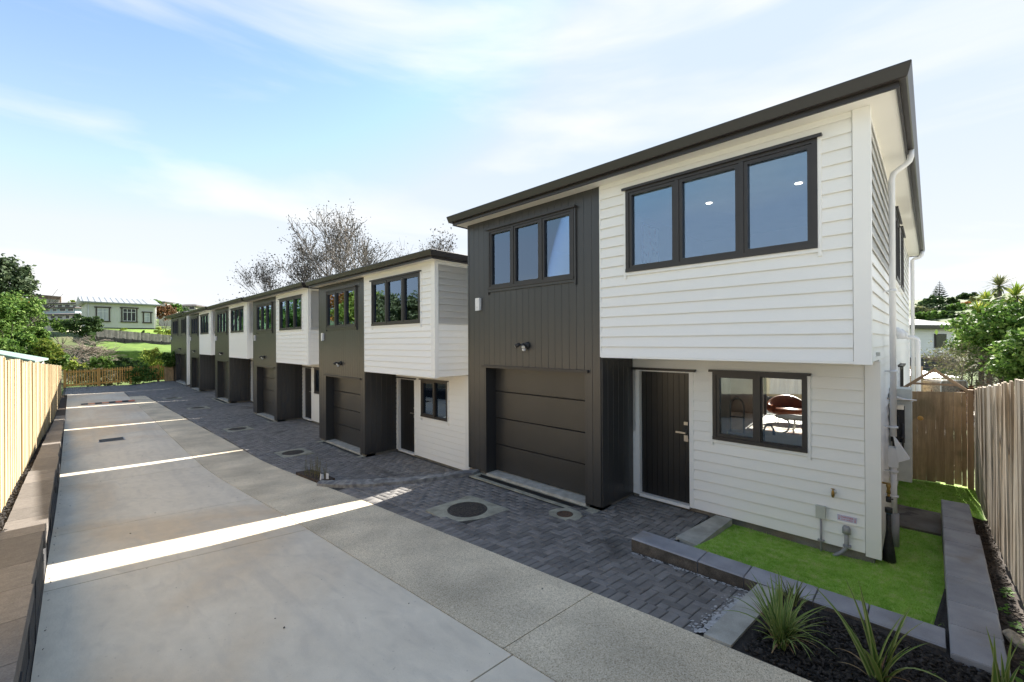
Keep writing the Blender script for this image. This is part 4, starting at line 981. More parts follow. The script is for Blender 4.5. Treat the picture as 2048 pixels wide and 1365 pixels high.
mb = MB(); mb.tube([(vx, vy, .665), (vx, vy, .60)], .026, 10); mb.tube([(vx - .01, vy, .64), (vx + .05, vy - .035, .625)], .009, 6); mb.tube([(vx, vy, .53), (vx, vy, .47)], .036, 10); mb.tube([(vx, vy, .47), (vx, vy, .25), (vx, vy, .02), (vx, vy + .0, -.20)], [.024, .026, .055, .078], 12)
mb.build('pipe_lagging', M['rubber'], tp)
M['bluetape'] = mat('blue tape', (0.06, 0.16, 0.28), rough=.5, scale=9)
MB().tube([(vx, vy, .475), (vx, vy, .462)], .03, 10).build('tape_band', M['bluetape'], tp)
# front tap, junction box, conduits
XF = XR - .03; L_ = lambda X, Y, Z: (X - HX, Y - HY, Z - HZ)
mb = MB(); c = L_(6.65, .885, -1.89); mb.lathe((XF - .002, c[1], c[2]), [(.034, 0), (.030, -.012), (.004, -.013)], n=16, axis='x'); bt = mb.build('garden_tap', M['plastic_white'], H)
mb = MB(); mb.tube([(XF - .01, c[1], c[2] - .01), (XF - .06, c[1], c[2] - .012)], .010, 8); mb.tube([(XF - .05, c[1], c[2] + .04), (XF - .05, c[1], c[2] + .01), (XF - .05, c[1], c[2] - .03), (XF - .055, c[1], c[2] - .062)], [.006, .014, .018, .012], 10); mb.tube([(XF - .05, c[1] - .02, c[2] + .042), (XF - .05, c[1] + .02, c[2] + .042)], .006, 6)
mb.build('tap_body', M['brass'], bt)
jy = L_(0, 1.012, 0)[1]; mb = MB(); mb.box(XF - .055, XF, jy - .048, jy + .048, .315, .465); mb.box(XF - .062, XF - .0555, jy - .05, jy + .05, .312, .468); jb = mb.build('junction_box', M['box_grey'], H)
mb = MB(); mb.tube([(XF - .03, jy, .315), (XF - .03, jy, -.17)], .0125, 10); mb.build('conduit', M['plastic_grey'], jb)
mb = MB(); mb.box(XF - .05, XF - .0, jy - .034, jy + .034, .02, .034); mb.build('saddle_clip', M['plastic_grey'], jb)
cy_ = L_(0, .755, 0)[1]; mb = MB(); mb.tube([(XF - .035, cy_, .235), (XF - .035, cy_, .06), (XF - .035, cy_ + .006, .01), (XF - .045, cy_ + .05, -.05), (XF - .06, cy_ + .12, -.11), (XF - .065, cy_ + .15, -.17)], .022, 12); cd = mb.build('cable_bend', M['plastic_grey'], H)
mb = MB(); mb.tube([(XF - .035, cy_, .195), (XF - .035, cy_, .255), (XF - .03, cy_, .285)], [.042, .042, .03], 14); mb.build('cable_cowl', M['plastic_grey'], cd)
mb = MB(); mb.box(XF - .065, XF - .0, cy_ - .045, cy_ + .034, .035, .05); mb.build('saddle_clip', M['plastic_grey'], cd)
# warning plate above the cable
M['signplate'] = mat('lilac white sign plastic', (0.66, 0.64, 0.80), rough=.35, scale=6)
M['red_ink'] = mat('red print', (0.55, 0.03, 0.06), rough=.5, scale=9)
sg = thing('warning_sign', 'small white plate lettered DANGER LIVE WIRES above the grey cable pipe', 'sign', (6.645, .752, -2.195))
MB().box(-.004, 0, -.095, .095, -.037, .037).build('plate', M['signplate'], sg)
def text(body, size, loc, parent, m):
    cu = bpy.data.curves.new('text', 'FONT'); cu.body = body; cu.size = size; cu.align_x = 'CENTER'; cu.align_y = 'CENTER'; cu.extrude = 0.0003; cu.resolution_u = 2
    t = bpy.data.objects.new('text', cu); COL.objects.link(t); dg = bpy.context.evaluated_depsgraph_get()
    me = bpy.data.meshes.new_from_object(t.evaluated_get(dg)); bpy.data.objects.remove(t); me.materials.clear(); me.materials.append(m)
    o = link('lettering', me, parent, loc); o.rotation_euler = (math.pi / 2, 0, -math.pi / 2); return o
text('DANGER', .031, (-.0048, 0, .013), sg, M['red_ink']); text('LIVE WIRES', .0225, (-.0048, 0, -.016), sg, M['red_ink'])
for s in (-.078, .078):
    mb = MB(); mb.box(-.0052, -.0045, s - .002, s + .002, -.016, .026); mb.add([(-.005, s - .007, -.012), (-.005, s + .007, -.012), (-.005, s, -.027)], [(0, 1, 2)]); mb.build('arrow_mark', M['red_ink'], sg)
# rain pipe at the right of the second house's recess
# ------------------------------------------------------------------ inside the nearest house
M['leather'] = mat('tan leather', (0.30, 0.085, 0.03), (0.22, 0.06, 0.022), rough=.35, scale=9, bump=.1, bscale=60)
M['hide'] = mat('patched cow hide', (0.62, 0.57, 0.50), (0.24, 0.13, 0.08), rough=.9, scale=3.2, lo=.49, hi=.55, dist=.6)
M['bench'] = mat('pale stone bench', (0.55, 0.57, 0.53), (0.48, 0.50, 0.46), rough=.35, scale=5)
M['lamp_on'] = emit_mat('lit downlight', (1.0, 0.90, 0.76), 1.6)
M['frame_black'] = mat('black picture frame', (0.03, 0.03, 0.03), rough=.5)
M['art'] = mat('abstract print', (0.62, 0.60, 0.57), (0.40, 0.20, 0.17), rough=.8, scale=6, lo=.55, hi=.66, dist=1.5, dirt=(.12, .12, .15), dscale=7, dlo=.6, dhi=.64, damt=.9)
M['cabinet'] = mat('white cabinet', (0.6, 0.6, 0.58), rough=.5)
b = thing('kitchen_bench', 'pale kitchen bench seen through the nearest house window', 'bench', (7.2, 1.0, -2.51))
MB().box(-.3, 1.15, -.35, 1.2, 0, .90).build('cabinet', M['cabinet'], b); MB().box(-.33, 1.2, -.38, 1.24, .901, .94).build('bench_top', M['bench'], b)
tpp = thing('kitchen_tap', 'black gooseneck tap standing on the kitchen bench', 'tap', (7.35, 1.83, -1.57))
MB().tube([(0, 0, 0), (0, 0, .20), (.01, -.015, .26), (.03, -.05, .295), (.05, -.09, .28), (.06, -.115, .22), (.06, -.12, .16)], .014, 10).build('spout', M['rubber'], tpp)
MB().tube([(.06, -.12, .20), (.062, -.122, .14)], .021, 10).tube([(0, 0, 0), (0, 0, .05)], .02, 10).build('spray_head', M['rubber'], tpp)
# armchair: one rounded tub with seat and legs
ac = thing('armchair', 'tan leather tub armchair by the back glass door', 'chair', (15.25, 3.15, -2.51), math.radians(200))
mb = MB(); n = 22; vs = []; 
for i in range(n + 1):
    a = math.radians(-125 + 250 * i / n); back = max(0, math.cos(a)); h = .52 + .26 * back ** 1.2
    c, s = math.cos(a), math.sin(a)
    for (r, z) in ((.36, .26), (.47, .30), (.53, h * .75), (.52, h), (.47, h + .03), (.42, h), (.38, .45)): vs.append((-r * c * .82, r * s * 1.05, z))
fs = [(i * 7 + k, i * 7 + k + 1, (i + 1) * 7 + k + 1, (i + 1) * 7 + k) for i in range(n) for k in range(6)] + [tuple(range(7)), tuple(n * 7 + k for k in range(7))[::-1]]
mb.add(vs, fs, 0, True); mb.build('tub_back', M['leather'], ac)
mb = MB(); mb.lathe((0.02, 0, 0), [(.33, .24), (.40, .27), (.42, .40), (.38, .455), (.05, .47)], n=24); mb.build('seat', M['leather'], ac)
for (sx, sy) in ((-.3, -.3), (-.3, .3), (.3, -.3), (.3, .3)): MB().tube([(sx * .8, sy * .8, .26), (sx, sy, 0)], [.014, .009], 8).build('leg', M['rubber'], ac)
rg = thing('hide_rug', 'brown and white cow hide rug on the living room floor', 'rug', (13.6, 2.75, -2.506))
mb = MB(); n = 36; r_ = random.Random(2); pts = [(1.3 * math.cos(a) * (1 + .22 * math.cos(4 * a + .5) + r_.uniform(-.06, .06)), .9 * math.sin(a) * (1 + .22 * math.cos(4 * a + .5)), .006) for a in [2 * math.pi * k / n for k in range(n)]]
mb.add(pts + [(x, y, 0) for x, y, z in pts], [tuple(range(n))] + [(k, n + k, n + (k + 1) % n, (k + 1) % n) for k in range(n)]); mb.build('hide', M['hide'], rg)
ct = thing('coffee_table', 'low glass topped coffee table with curved pale legs', 'table', (13.7, 2.62, -2.50))
MB().lathe((0, 0, .40), [(.48, 0), (.50, .008), (.48, .016), (.02, .016)], n=28).build('table_top', M['cabinet'], ct)
for k in range(3):
    a = 2.1 * k + .4; c, s = math.cos(a), math.sin(a); MB().tube([(.40 * c, .40 * s, .395), (.26 * c, .26 * s, .34), (.20 * c, .20 * s, .2), (.28 * c, .28 * s, .06), (.42 * c, .42 * s, .01)], .022, 8).build('leg', M['box_grey'], ct)
st = thing('bar_stool', 'white wire bar stool behind the left kitchen window pane', 'stool', (9.5, 2.85, -2.51))
MB().tube([(0, -.12, .62), (0, -.13, 1.12), (0, -.12, 1.22), (0, -.08, 1.30), (0, 0, 1.34), (0, .08, 1.30), (0, .12, 1.22), (0, .13, 1.12), (0, .12, .62)], .014, 8).tube([(0, -.13, .95), (0, .13, .95)], .012, 8).build('backrest', M['plastic_white'], st)
MB().box(-.05, .30, -.17, .17, .60, .64).build('seat', M['plastic_white'], st)
for (a, c) in ((-.03, -.15), (-.03, .15), (.28, -.15), (.28, .15)): MB().tube([(a, c, .6), (a, c * 1.15, 0)], .012, 6).build('leg', M['plastic_white'], st)
# back door frame, paving, planter and timber fence behind
L2 = lambda x, y, z: (x - HX, y - HY, z - HZ)
mb = MB(); T = lambda u, v, n: (DEP + n, u, v)
for u in (.57, 2.08, 3.57): mb.boxT(T, u - .03, u + .03, .05, 2.2, -.08, .0)
mb.boxT(T, .54, 3.60, 2.15, 2.2, -.08, 0.001); mb.boxT(T, .54, 3.60, .05, .08, -.08, .001); mb.build('sliding_door', M['alu'], h1)
pt = MB(); pt.box(16.6, 19.6, -.3, 7.0, -2.75, -2.60); o = pt.build('patio', M['sill_conc'], kind='structure')
bf = thing('back_fence', 'sunlit timber fence of the back yard seen through the kitchen window', 'fence', (19.4, .2, -2.62))
for k in range(44): MB().box(-.01 - .012 * (k % 2), .01 - .012 * (k % 2), k * .15, k * .15 + .146, 0, 1.75).build('paling', M['pine'], bf)
MB().box(-.07, -.023, 0, 6.6, 1.35, 1.44).box(-.07, -.023, 0, 6.6, .35, .44).build('rail', M['pine'], bf)
pb = thing('planter_box', 'black planter box with spiky plants on the patio', 'planter', (18.6, 4.4, -2.60))
MB().box(-.2, .2, -.6, .6, 0, .45).build('box', M['rubber'], pb)
# upstairs: downlights and leaning print
for (X, Y) in ((7.23, 2.57), (7.23, 1.34)): MB().lathe(L2(X, Y, 0)[:2] + (4.792,), [(.045, 0), (.045, .006), (.01, .006)], n=18).build('downlight', M['lamp_on'], h1)
fp = thing('framed_picture', 'framed abstract print hanging on the wall inside the white upstairs window', 'picture', (7.42, 3.68, 1.40), math.radians(-90))
MB().box(-.012, .012, -.31, .31, .0, .02).box(-.012, .012, -.31, .31, .70, .72).box(-.012, .012, -.31, -.295, .02, .70).box(-.012, .012, .295, .31, .02, .70).build('frame', M['frame_black'], fp)
MB().box(-.004, .004, -.295, .295, .02, .70).build('print', M['art'], fp)

# ------------------------------------------------------------------ right side: lawn, edging walls, soil, fence, gate
lw_ = thing('lawn_edging', 'low slate coloured block edging between pavers, bark bed and lawn', 'edging')
ze = lambda y: -2.385 + .0 * y
js = [2.62, 1.83, 1.37, .79, .41, -.075]
for a, b in zip(js, js[1:]):
    g = .004; x0 = 4.74 + random.uniform(-.006, .006); z = -2.385 + random.uniform(-.004, .004); c = .012
    mb = MB(); mb.add([(x0, b + g, -2.75), (5.04, b + g, -2.75), (5.04, a - g, -2.75), (x0, a - g, -2.75), (x0, b + g, z - c), (5.04, b + g, z - c), (5.04, a - g, z - c), (x0, a - g, z - c), (x0 + c, b + g + .004, z), (5.04 - c, b + g + .004, z), (5.04 - c, a - g - .004, z), (x0 + c, a - g - .004, z)],
                     [(1, 2, 6, 5), (2, 3, 7, 6), (0, 1, 5, 4), (4, 5, 9, 8), (5, 6, 10, 9), (6, 7, 11, 10), (7, 4, 8, 11), (8, 9, 10, 11)], 0)
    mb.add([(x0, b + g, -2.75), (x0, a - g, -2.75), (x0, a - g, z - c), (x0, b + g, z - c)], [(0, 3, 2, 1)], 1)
    mb.build('edging_block', [M['slate'], M['slateface']], lw_)
rwl = thing('coping_wall', 'broad slate coping wall between lawn and the weathered fence', 'wall')
js = [(4.62, 5.10, .30), (5.10, 5.55, .305), (5.55, 6.12, .31), (6.12, 6.68, .31), (6.68, 7.18, .315), (7.18, 7.64, .315), (7.64, 8.12, .285), (8.12, 8.54, .285), (8.54, 8.96, .285)]
for a, b, w in js:
    g = .004; z = -2.355 + random.uniform(-.004, .004); y0, y1 = -.092 - w, -.092; c = .01
    mb = MB(); mb.add([(a + g, y0, -2.8), (b - g, y0, -2.8), (b - g, y1, -2.8), (a + g, y1, -2.8), (a + g, y0, z - c), (b - g, y0, z - c), (b - g, y1, z - c), (a + g, y1, z - c), (a + g + .004, y0 + c, z), (b - g - .004, y0 + c, z), (b - g - .004, y1 - c, z), (a + g + .004, y1 - c, z)],
                     [(0, 1, 5, 4), (1, 2, 6, 5), (2, 3, 7, 6), (3, 0, 4, 7), (4, 5, 9, 8), (5, 6, 10, 9), (6, 7, 11, 10), (7, 4, 8, 11), (8, 9, 10, 11)])
    mb.build('coping_block', M['slate'], rwl)
def z_lawn(x, y): return lerp(x, [(5.0, -2.475), (6.0, -2.60), (6.7, -2.675), (9, -2.70), (11.5, -2.74)]) + .012 * math.sin(x * 4 + y * 3)
def in_lawn(x, y):
    x += RNG.normal(0, .012); y += RNG.normal(0, .012)
    if x < 5.03 or x > 11.45 or y > 2.10: return False
    if 8.24 < x < 9.32 and y < .46: return False
    if x > 6.66: 
        if y > .46: return False
        if x > 9.0: return y > -.52
        return y > -.085
    if y < -.085: return False
    return not (y > 2.05 - .0)
mb = MB(); strip(mb, -.09, 2.07, lambda y: 5.03, lambda y: 6.72, lambda x, y: z_lawn(x, y), n=10, nxs=8, th=.3)
strip(mb, -.56, .50, lambda y: 6.70 if y > -.09 else 8.97, lambda y: 11.6, lambda x, y: z_lawn(x, y) - .001, n=20, nxs=10, th=.3); mb.build('lawn', M['lawn_soil'], kind='structure')
pts = []
while len(pts) < 95000:
    k = 60000; X = 5.0 + 6.5 * RNG.random(k) ** 1.35; Y = RNG.uniform(-.55, 2.1, k)
    for x, y in zip(X, Y):
        if in_lawn(x, y): pts.append((x, y))
pts = np.array(pts[:95000]); n = len(pts)
Z = np.array([z_lawn(x, y) for x, y in pts]); patch = .5 + .5 * np.sin(pts[:, 0] * 5.1 + np.sin(pts[:, 1] * 4.3) * 2) * np.sin(pts[:, 1] * 6.2 + 1)
h = RNG.uniform(.010, .024, n) * (.75 + .5 * patch) * np.where(RNG.random(n) < .06, 1.7, 1.0); a = RNG.uniform(0, 6.28, n); w = RNG.uniform(.0012, .0024, n); ln = RNG.uniform(.4, 1.5, n) * h; la = RNG.uniform(0, 6.28, n)
bx_, by_ = np.cos(a) * w, np.sin(a) * w; tx, ty = np.cos(la) * ln, np.sin(la) * ln
v = np.zeros((n, 5, 3)); v[:, 0] = np.stack([pts[:, 0] - bx_, pts[:, 1] - by_, Z - .003], 1); v[:, 1] = np.stack([pts[:, 0] + bx_, pts[:, 1] + by_, Z - .003], 1)
v[:, 2] = np.stack([pts[:, 0] + bx_ * .8 + tx * .4, pts[:, 1] + by_ * .8 + ty * .4, Z + h * .6], 1); v[:, 3] = np.stack([pts[:, 0] - bx_ * .8 + tx * .4, pts[:, 1] - by_ * .8 + ty * .4, Z + h * .6], 1); v[:, 4] = np.stack([pts[:, 0] + tx, pts[:, 1] + ty, Z + h], 1)
o5 = np.arange(n)[:, None] * 5
f = np.concatenate([o5 + np.array([[0, 1, 2]]), o5 + np.array([[0, 2, 3]]), o5 + np.array([[3, 2, 4]])], 0)
link('lawn_grass', np_mesh('lawn_grass', v.reshape(-1, 3), f, M['grass']), kind='stuff')
# stepping slab
sp = MB(); sp.hexa([(8.28, -.088, -2.8), (9.30, -.092, -2.8), (9.34, .47, -2.8), (8.27, .45, -2.8), (8.28, -.088, -2.655), (9.30, -.092, -2.66), (9.34, .47, -2.66), (8.27, .45, -2.655)])
M['slab'] = mat('mossy brown slab', (0.19, 0.17, 0.145), (0.13, 0.105, 0.08), rough=.85, scale=3, fine=.12, fscale=90, dirt=(.035, .03, .024), dscale=2.2, dlo=.56, dhi=.64, damt=.7)
o = sp.build('stepping_slab', M['slab']); tag(o, 'dirty concrete slab crossing the lawn beside the house', 'slab')
# bark bed
mb = MB(); zb_ = lambda x, y: -2.335 - .075 * (x - 3.5) + .04 * (y if y < 0 else 0) * 0 + .014 * math.sin(x * 7) * math.sin(y * 6) 
strip(mb, -1.6, 1.20, lambda y: edge_x(y) + .001, lambda y: 4.76 if y > -.07 else 6.2, zb_, n=24, nxs=10, th=.4); mb.build('bark_bed', M['mulch'], kind='structure')
pts = []
while len(pts) < 9000:
    x, y = RNG.uniform(3.52, 4.9), RNG.uniform(-1.4, 1.02)
    if x > 4.735 and y > -.08 or (x > 4.62 and y > -.39): continue
    pts.append((x, y, zb_(x, y) + RNG.uniform(.0, .028)))
chips('bark_mulch', pts, M['mulch'], .016, .055)
# soil strip by the weathered fence
def zs_(x, y): return lerp(x, [(3.0, -2.42), (5.0, -2.40), (7, -2.48), (9, -2.56), (11.6, -2.76)]) + .02 * math.sin(x * 9 + y * 11)
mb = MB(); strip(mb, -.60, -.385, lambda y: 4.62, lambda y: 9.0, zs_, n=6, nxs=40, th=.4); mb.build('soil_bed', M['soil'], kind='structure')
pts = [(x, y, zs_(x, y) + .01) for x, y in zip(RNG.uniform(4.3, 9.0, 1500), RNG.uniform(-.55, -.39, 1500))]
pts += [(x, y, -2.42) for x, y in zip(RNG.uniform(4.1, 4.7, 250), RNG.uniform(-.6, -.4, 250))]
chips('soil_clods', pts, M['soil'], .01, .04)
def rockm(name, loc, s, label, seed):
    rk = random.Random(seed); mb = MB(); n = 10; m_ = 7; vs = []
    for j in range(m_):
        t = math.pi * (j + .5) / m_
        for i in range(n):
            a = 2 * math.pi * i / n; q = 1 + rk.uniform(-.18, .18); vs.append((s[0] * q * math.sin(t) * math.cos(a), s[1] * q * math.sin(t) * math.sin(a), s[2] * q * math.cos(t)))
    fs = [(j * n + i, (j + 1) * n + i, (j + 1) * n + (i + 1) % n, j * n + (i + 1) % n) for j in range(m_ - 1) for i in range(n)] + [tuple(range(n)), tuple((m_ - 1) * n + i for i in range(n))[::-1]]
    mb.add(vs, fs); o = mb.build(name, M['rock'], loc=loc); o.rotation_euler = (0, 0, .5); return tag(o, label, 'rock')
rockm('rock', (5.20, -.475, -2.375), (.115, .05, .045), 'pale angular rock on the soil between coping wall and fence', 3)

# weathered paling fence on the right
rf_ = thing('weathered_fence', 'weathered grey paling fence along the right side of the lawn', 'fence')
gm = MB(); gm.hexa([(-.07, -.009, 0), (.07, -.009, 0), (.07, .009, 0), (-.07, .009, 0), (-.068, -.009, 1), (.069, -.009, 1), (.069, .009, 1), (-.068, .009, 1)]); gm = gm.mesh('paling', M['greywood'])
x = 1.2; k = 0; rg_ = random.Random(6)
rtop = lambda x: lerp(x, [(1, .0), (4, -.19), (5.6, -.335), (11.5, -.90)]); rbot = lambda x: lerp(x, [(4, -2.25), (5.6, -2.22), (8.2, -2.48), (11.5, -2.75)])
while x < 11.45:
    link('paling', gm, rf_, (x, -.565 - (.018 if k % 2 else 0) + rg_.uniform(-.006, .006), rbot(x) - .05), (rg_.uniform(-.012, .012), rg_.uniform(-.008, .008), rg_.uniform(-.05, .05)), (rg_.uniform(.95, 1.1), 1, rtop(x) - rbot(x) + .05 + rg_.uniform(-.012, .012)))
    x += .128; k += 1
mb = MB()
for z in (.4, 1.35): mb.bar((1.2, -.62, rbot(4) + z), (11.5, -.62, rbot(11.5) + z), .045, .09)
mb.build('rail', M['greywood'], rf_)
for x in (1.4, 3.2, 5.0, 7.2, 9.4): MB().box(x - .05, x + .05, -.70, -.60, rbot(x) - .2, rtop(x) - .1).build('post', M['greywood'], rf_)
# gate with open gable frame
gt = thing('gate', 'brown timber boarded gate under a gable shaped frame beside the nearest house', 'gate', (11.5, 0, 0))
gy = [-.455, -.392, -.292, -.175, -.05, .082, .205, .327]
for i, (a, b) in enumerate(zip(gy, gy[1:])):
    zt = -.975 - (a + .45) * .05; MB().box(-.012, .012, a + .0006, b - (.004 if i < 2 else .0006), -2.705 + random.uniform(-.02, .015), zt).build('board', M['gate'], gt)
MB().box(.013, .05, -.44, .31, -1.25, -1.16).box(.013, .05, -.44, .31, -2.45, -2.36).bar((.033, -.42, -2.36), (.033, .29, -1.25), .03, .08).build('brace', M['gatepost'], gt)
MB().box(-.045, .045, -.545, -.465, -2.95, -.92).build('post', M['gatepost'], gt); MB().box(-.045, .045, .355, .455, -2.95, -.93).build('post', M['gatepost'], gt)
mb = MB(); mb.bar((0, -.53, -1.0), (0, -.03, -.565), .06, .05); mb.bar((.002, .43, -.98), (.002, -.045, -.565), .06, .05); mb.bar((0, -.33, -.85), (0, .26, -.85), .045, .035); mb.build('gable_frame', M['gatepost'], gt)
MB().box(-.03, .0, .337, .352, -2.2, -1.05).build('latch_stile', M['plastic_white'], gt)
MB().lathe((-.013, .16, -1.52), [(.045, 0), (.04, -.006), (.01, -.007)], n=14, axis='x').build('latch_disc', M['picket'], gt)

# ------------------------------------------------------------------ plants near the camera
M['flax_g'] = leaf_mat('flax green', [(0.07, 0.15, 0.03), (0.11, 0.20, 0.045), (0.17, 0.25, 0.06)], rough=.4, trans=.25)
M['flax_y'] = leaf_mat('flax cream margin', [(0.27, 0.33, 0.10), (0.36, 0.40, 0.16), (0.24, 0.29, 0.08)], rough=.4, trans=.25)
M['flax_d'] = leaf_mat('flax dark', [(0.05, 0.075, 0.035), (0.075, 0.11, 0.04), (0.11, 0.10, 0.05)], rough=.4, trans=.2)
def tuft(loc, n, L, label, seed, spread=(.15, 1.1), w=.013, mats=None, group='striped flax plants in the bark bed'):
    r = random.Random(seed); t = thing('flax_plant', label, 'plant', loc, 0, group); V = []; F = []; MI = []
    for i in range(n):
        az = r.uniform(0, 6.28); lean = r.uniform(*spread); l = L * r.uniform(.55, 1.1); ww = w * r.uniform(.7, 1.25); droop = r.uniform(.3, 1.5)
        p = Vector((r.uniform(-.03, .03), r.uniform(-.03, .03), 0)); ang = lean * .35; side = Vector((-math.sin(az), math.cos(az), 0)); o = len(V); K = 8
        for k in range(K + 1):
            s = k / K; half = ww * (0.55 + 1.2 * s if s < .35 else max(.03, 1.0 * (1 - (s - .35) / .65) ** .7)); d = Vector((math.cos(az) * math.sin(ang), math.sin(az) * math.sin(ang), math.cos(ang)))
            nrm = side.cross(d)
            for q, lift in ((-1, .35), (-.55, .12), (0, 0), (.55, .12), (1, .35)): V.append(tuple(p + side * half * q + nrm * half * lift))
            p = p + d * (l / K); ang = min(2.6, ang + lean * droop * .9 / K + .02)
        for k in range(K):
            for q in range(4): F.append((o + k * 5 + q, o + k * 5 + q + 1, o + (k + 1) * 5 + q + 1, o + (k + 1) * 5 + q)); MI.append(1 if q in (0, 3) else 0)
    link('leaves', np_mesh('leaves', V, F, mats or [M['flax_g'], M['flax_y']], smooth=True, mi=MI), t, kind='stuff')
    return t
tuft((3.80, .84, -2.36), 105, .50, 'bushiest striped flax at the left end of the bark bed', 1, (.2, 1.35), .011)
tuft((4.53, .91, -2.42), 34, .30, 'dark striped flax standing close to the slate edging', 2, (.2, 1.1), .010, [M['flax_d'], M['flax_y']])
tuft((3.86, .27, -2.37), 17, .62, 'sparse broad leaved flax in the middle of the bark bed', 5, (.12, 1.3), .019)
tuft((4.28, -.32, -2.40), 8, .50, 'small flax in the bottom right corner beside the coping wall', 9, (.05, .6), .017)
M['deadleaf'] = leaf_mat('dead flax leaf', [(0.30, 0.20, 0.10), (0.22, 0.13, 0.07), (0.36, 0.28, 0.16)], trans=.2)
for q_, (lx, ly, lz, nn, ll, sd_) in enumerate(((3.80, .84, -2.36, 14, .38, 21), (3.86, .27, -2.37, 5, .4, 22))):
    dl = tuft((lx, ly, lz), nn, ll, 'x', sd_, (1.2, 1.7), .008, [M['deadleaf'], M['deadleaf']]); host = [o for o in COL.objects if o.name.startswith('flax_plant') and o is not dl and (o.location - dl.location).length < .01][0]
    for c_ in list(dl.children): c_.parent = host; c_.name = 'dead_leaves'
    bpy.data.objects.remove(dl)
# spiky seedling bed on the paving by the second house
bd = MB(); bd.hexa([(3.47, 8.82, -2.95), (3.80, 8.86, -2.95), (3.78, 10.05, -2.98), (3.46, 10.1, -2.98), (3.47, 8.82, -2.79), (3.80, 8.86, -2.80), (3.78, 10.05, -2.86), (3.46, 10.1, -2.86)]); bd.build('planting_patch', M['soil'], kind='structure')
M['stem'] = leaf_mat('dry green stems', [(0.10, 0.09, 0.04), (0.16, 0.15, 0.07), (0.22, 0.18, 0.10)], trans=.2)
sh = thing('spiky_shrub', 'thin spiky young shrub beside the curved kerb step', 'shrub', (3.58, 9.35, -2.83))
V, F = [], []; r = random.Random(4)
for i in range(26):
    x, y = r.uniform(-.1, .12), r.uniform(-.4, .35); hgt = r.uniform(.2, .48); dx, dy_ = r.uniform(-.06, .06), r.uniform(-.06, .06)
    for k in range(14):
        s = k / 14; p = Vector((x + dx * s, y + dy_ * s, hgt * s)); a = r.uniform(0, 6.28); q = Vector((math.cos(a), math.sin(a), .9)) * r.uniform(.025, .045); w = Vector((-math.sin(a), math.cos(a), 0)) * .006; o = len(V)
        V += [tuple(p - w), tuple(p + w), tuple(p + q)]; F.append((o, o + 1, o + 2))
    o = len(V); V += [(x - .005, y, 0), (x + .005, y, 0), (x + dx, y + dy_, hgt)]; F.append((o, o + 1, o + 2))
link('stems', np_mesh('stems', V, F, M['stem']), sh, kind='stuff')
for i, (a, b_, c) in enumerate(((3.53, 8.93, .13), (3.66, 8.90, .12), (3.60, 8.99, .10))):
    o = MB().add([(0, -.03, 0), (0, .03, 0), (.02, .035, c), (.01, -.02, c * .9), (.004, -.03, 0), (.004, .03, 0), (.024, .035, c), (.014, -.02, c * .9)], [(0, 1, 2, 3), (7, 6, 5, 4), (0, 4, 5, 1), (1, 5, 6, 2), (2, 6, 7, 3), (3, 7, 4, 0)]).build('plant_tag', M['plastic_white'], loc=(a, b_, -2.80)); o.rotation_euler = (0, 0, i * .7)
    tag(o, ('white plant tag standing nearest the drive before the spiky shrub', 'white plant tag standing nearest the houses before the spiky shrub', 'small white plant tag standing right against the spiky shrub stems')[i], 'tag', 'white plant tags')
M['weed'] = leaf_mat('weed leaf', [(0.10, 0.22, 0.03), (0.16, 0.30, 0.05), (0.07, 0.16, 0.03)], trans=.4)
def weed(loc, n, s, label, seed):
    r = random.Random(seed); V, F = [], []
    for i in range(n):
        a, l = r.uniform(0, 6.28), r.uniform(.4, 1) * s; z = r.uniform(.02, 1.3) * s; b0 = Vector((r.uniform(-.4, .4) * s, r.uniform(-.4, .4) * s, z)); d = Vector((math.cos(a), math.sin(a), r.uniform(-.3, .4))) * l; w = Vector((-math.sin(a), math.cos(a), 0)) * l * .32; o = len(V)
        V += [tuple(b0), tuple(b0 + d * .5 + w), tuple(b0 + d), tuple(b0 + d * .5 - w)]; F.append((o, o + 1, o + 2, o + 3))
    o = link('weed', np_mesh('weed', V, F, M['weed']), None, loc, label=label, cat='weed', group='weeds along the weathered fence'); return o
for i, (x, y, z, n, s, lb) in enumerate(((6.15, -.50, -2.42, 26, .06, 'weed clump against the weathered fence, farthest back'), (5.75, -.46, -2.41, 16, .055, 'low weed by the coping wall, before the tall clump'), (5.42, -.50, -2.40, 14, .05, 'small weed at the fence just behind the pale rock'), (5.05, -.53, -2.39, 26, .06, 'leafy weed beside the pale rock'), (4.72, -.50, -2.40, 40, .08, 'big weed clump in front of the pale rock'), (4.50, -.46, -2.42, 30, .08, 'weed at the corner of the coping wall nearest the camera'), (4.30, .02, -2.42, 8, .05, 'stray seedling on the bark beside the slate edging'))):
    weed((x, y, z), n, s, lb, i + 3)
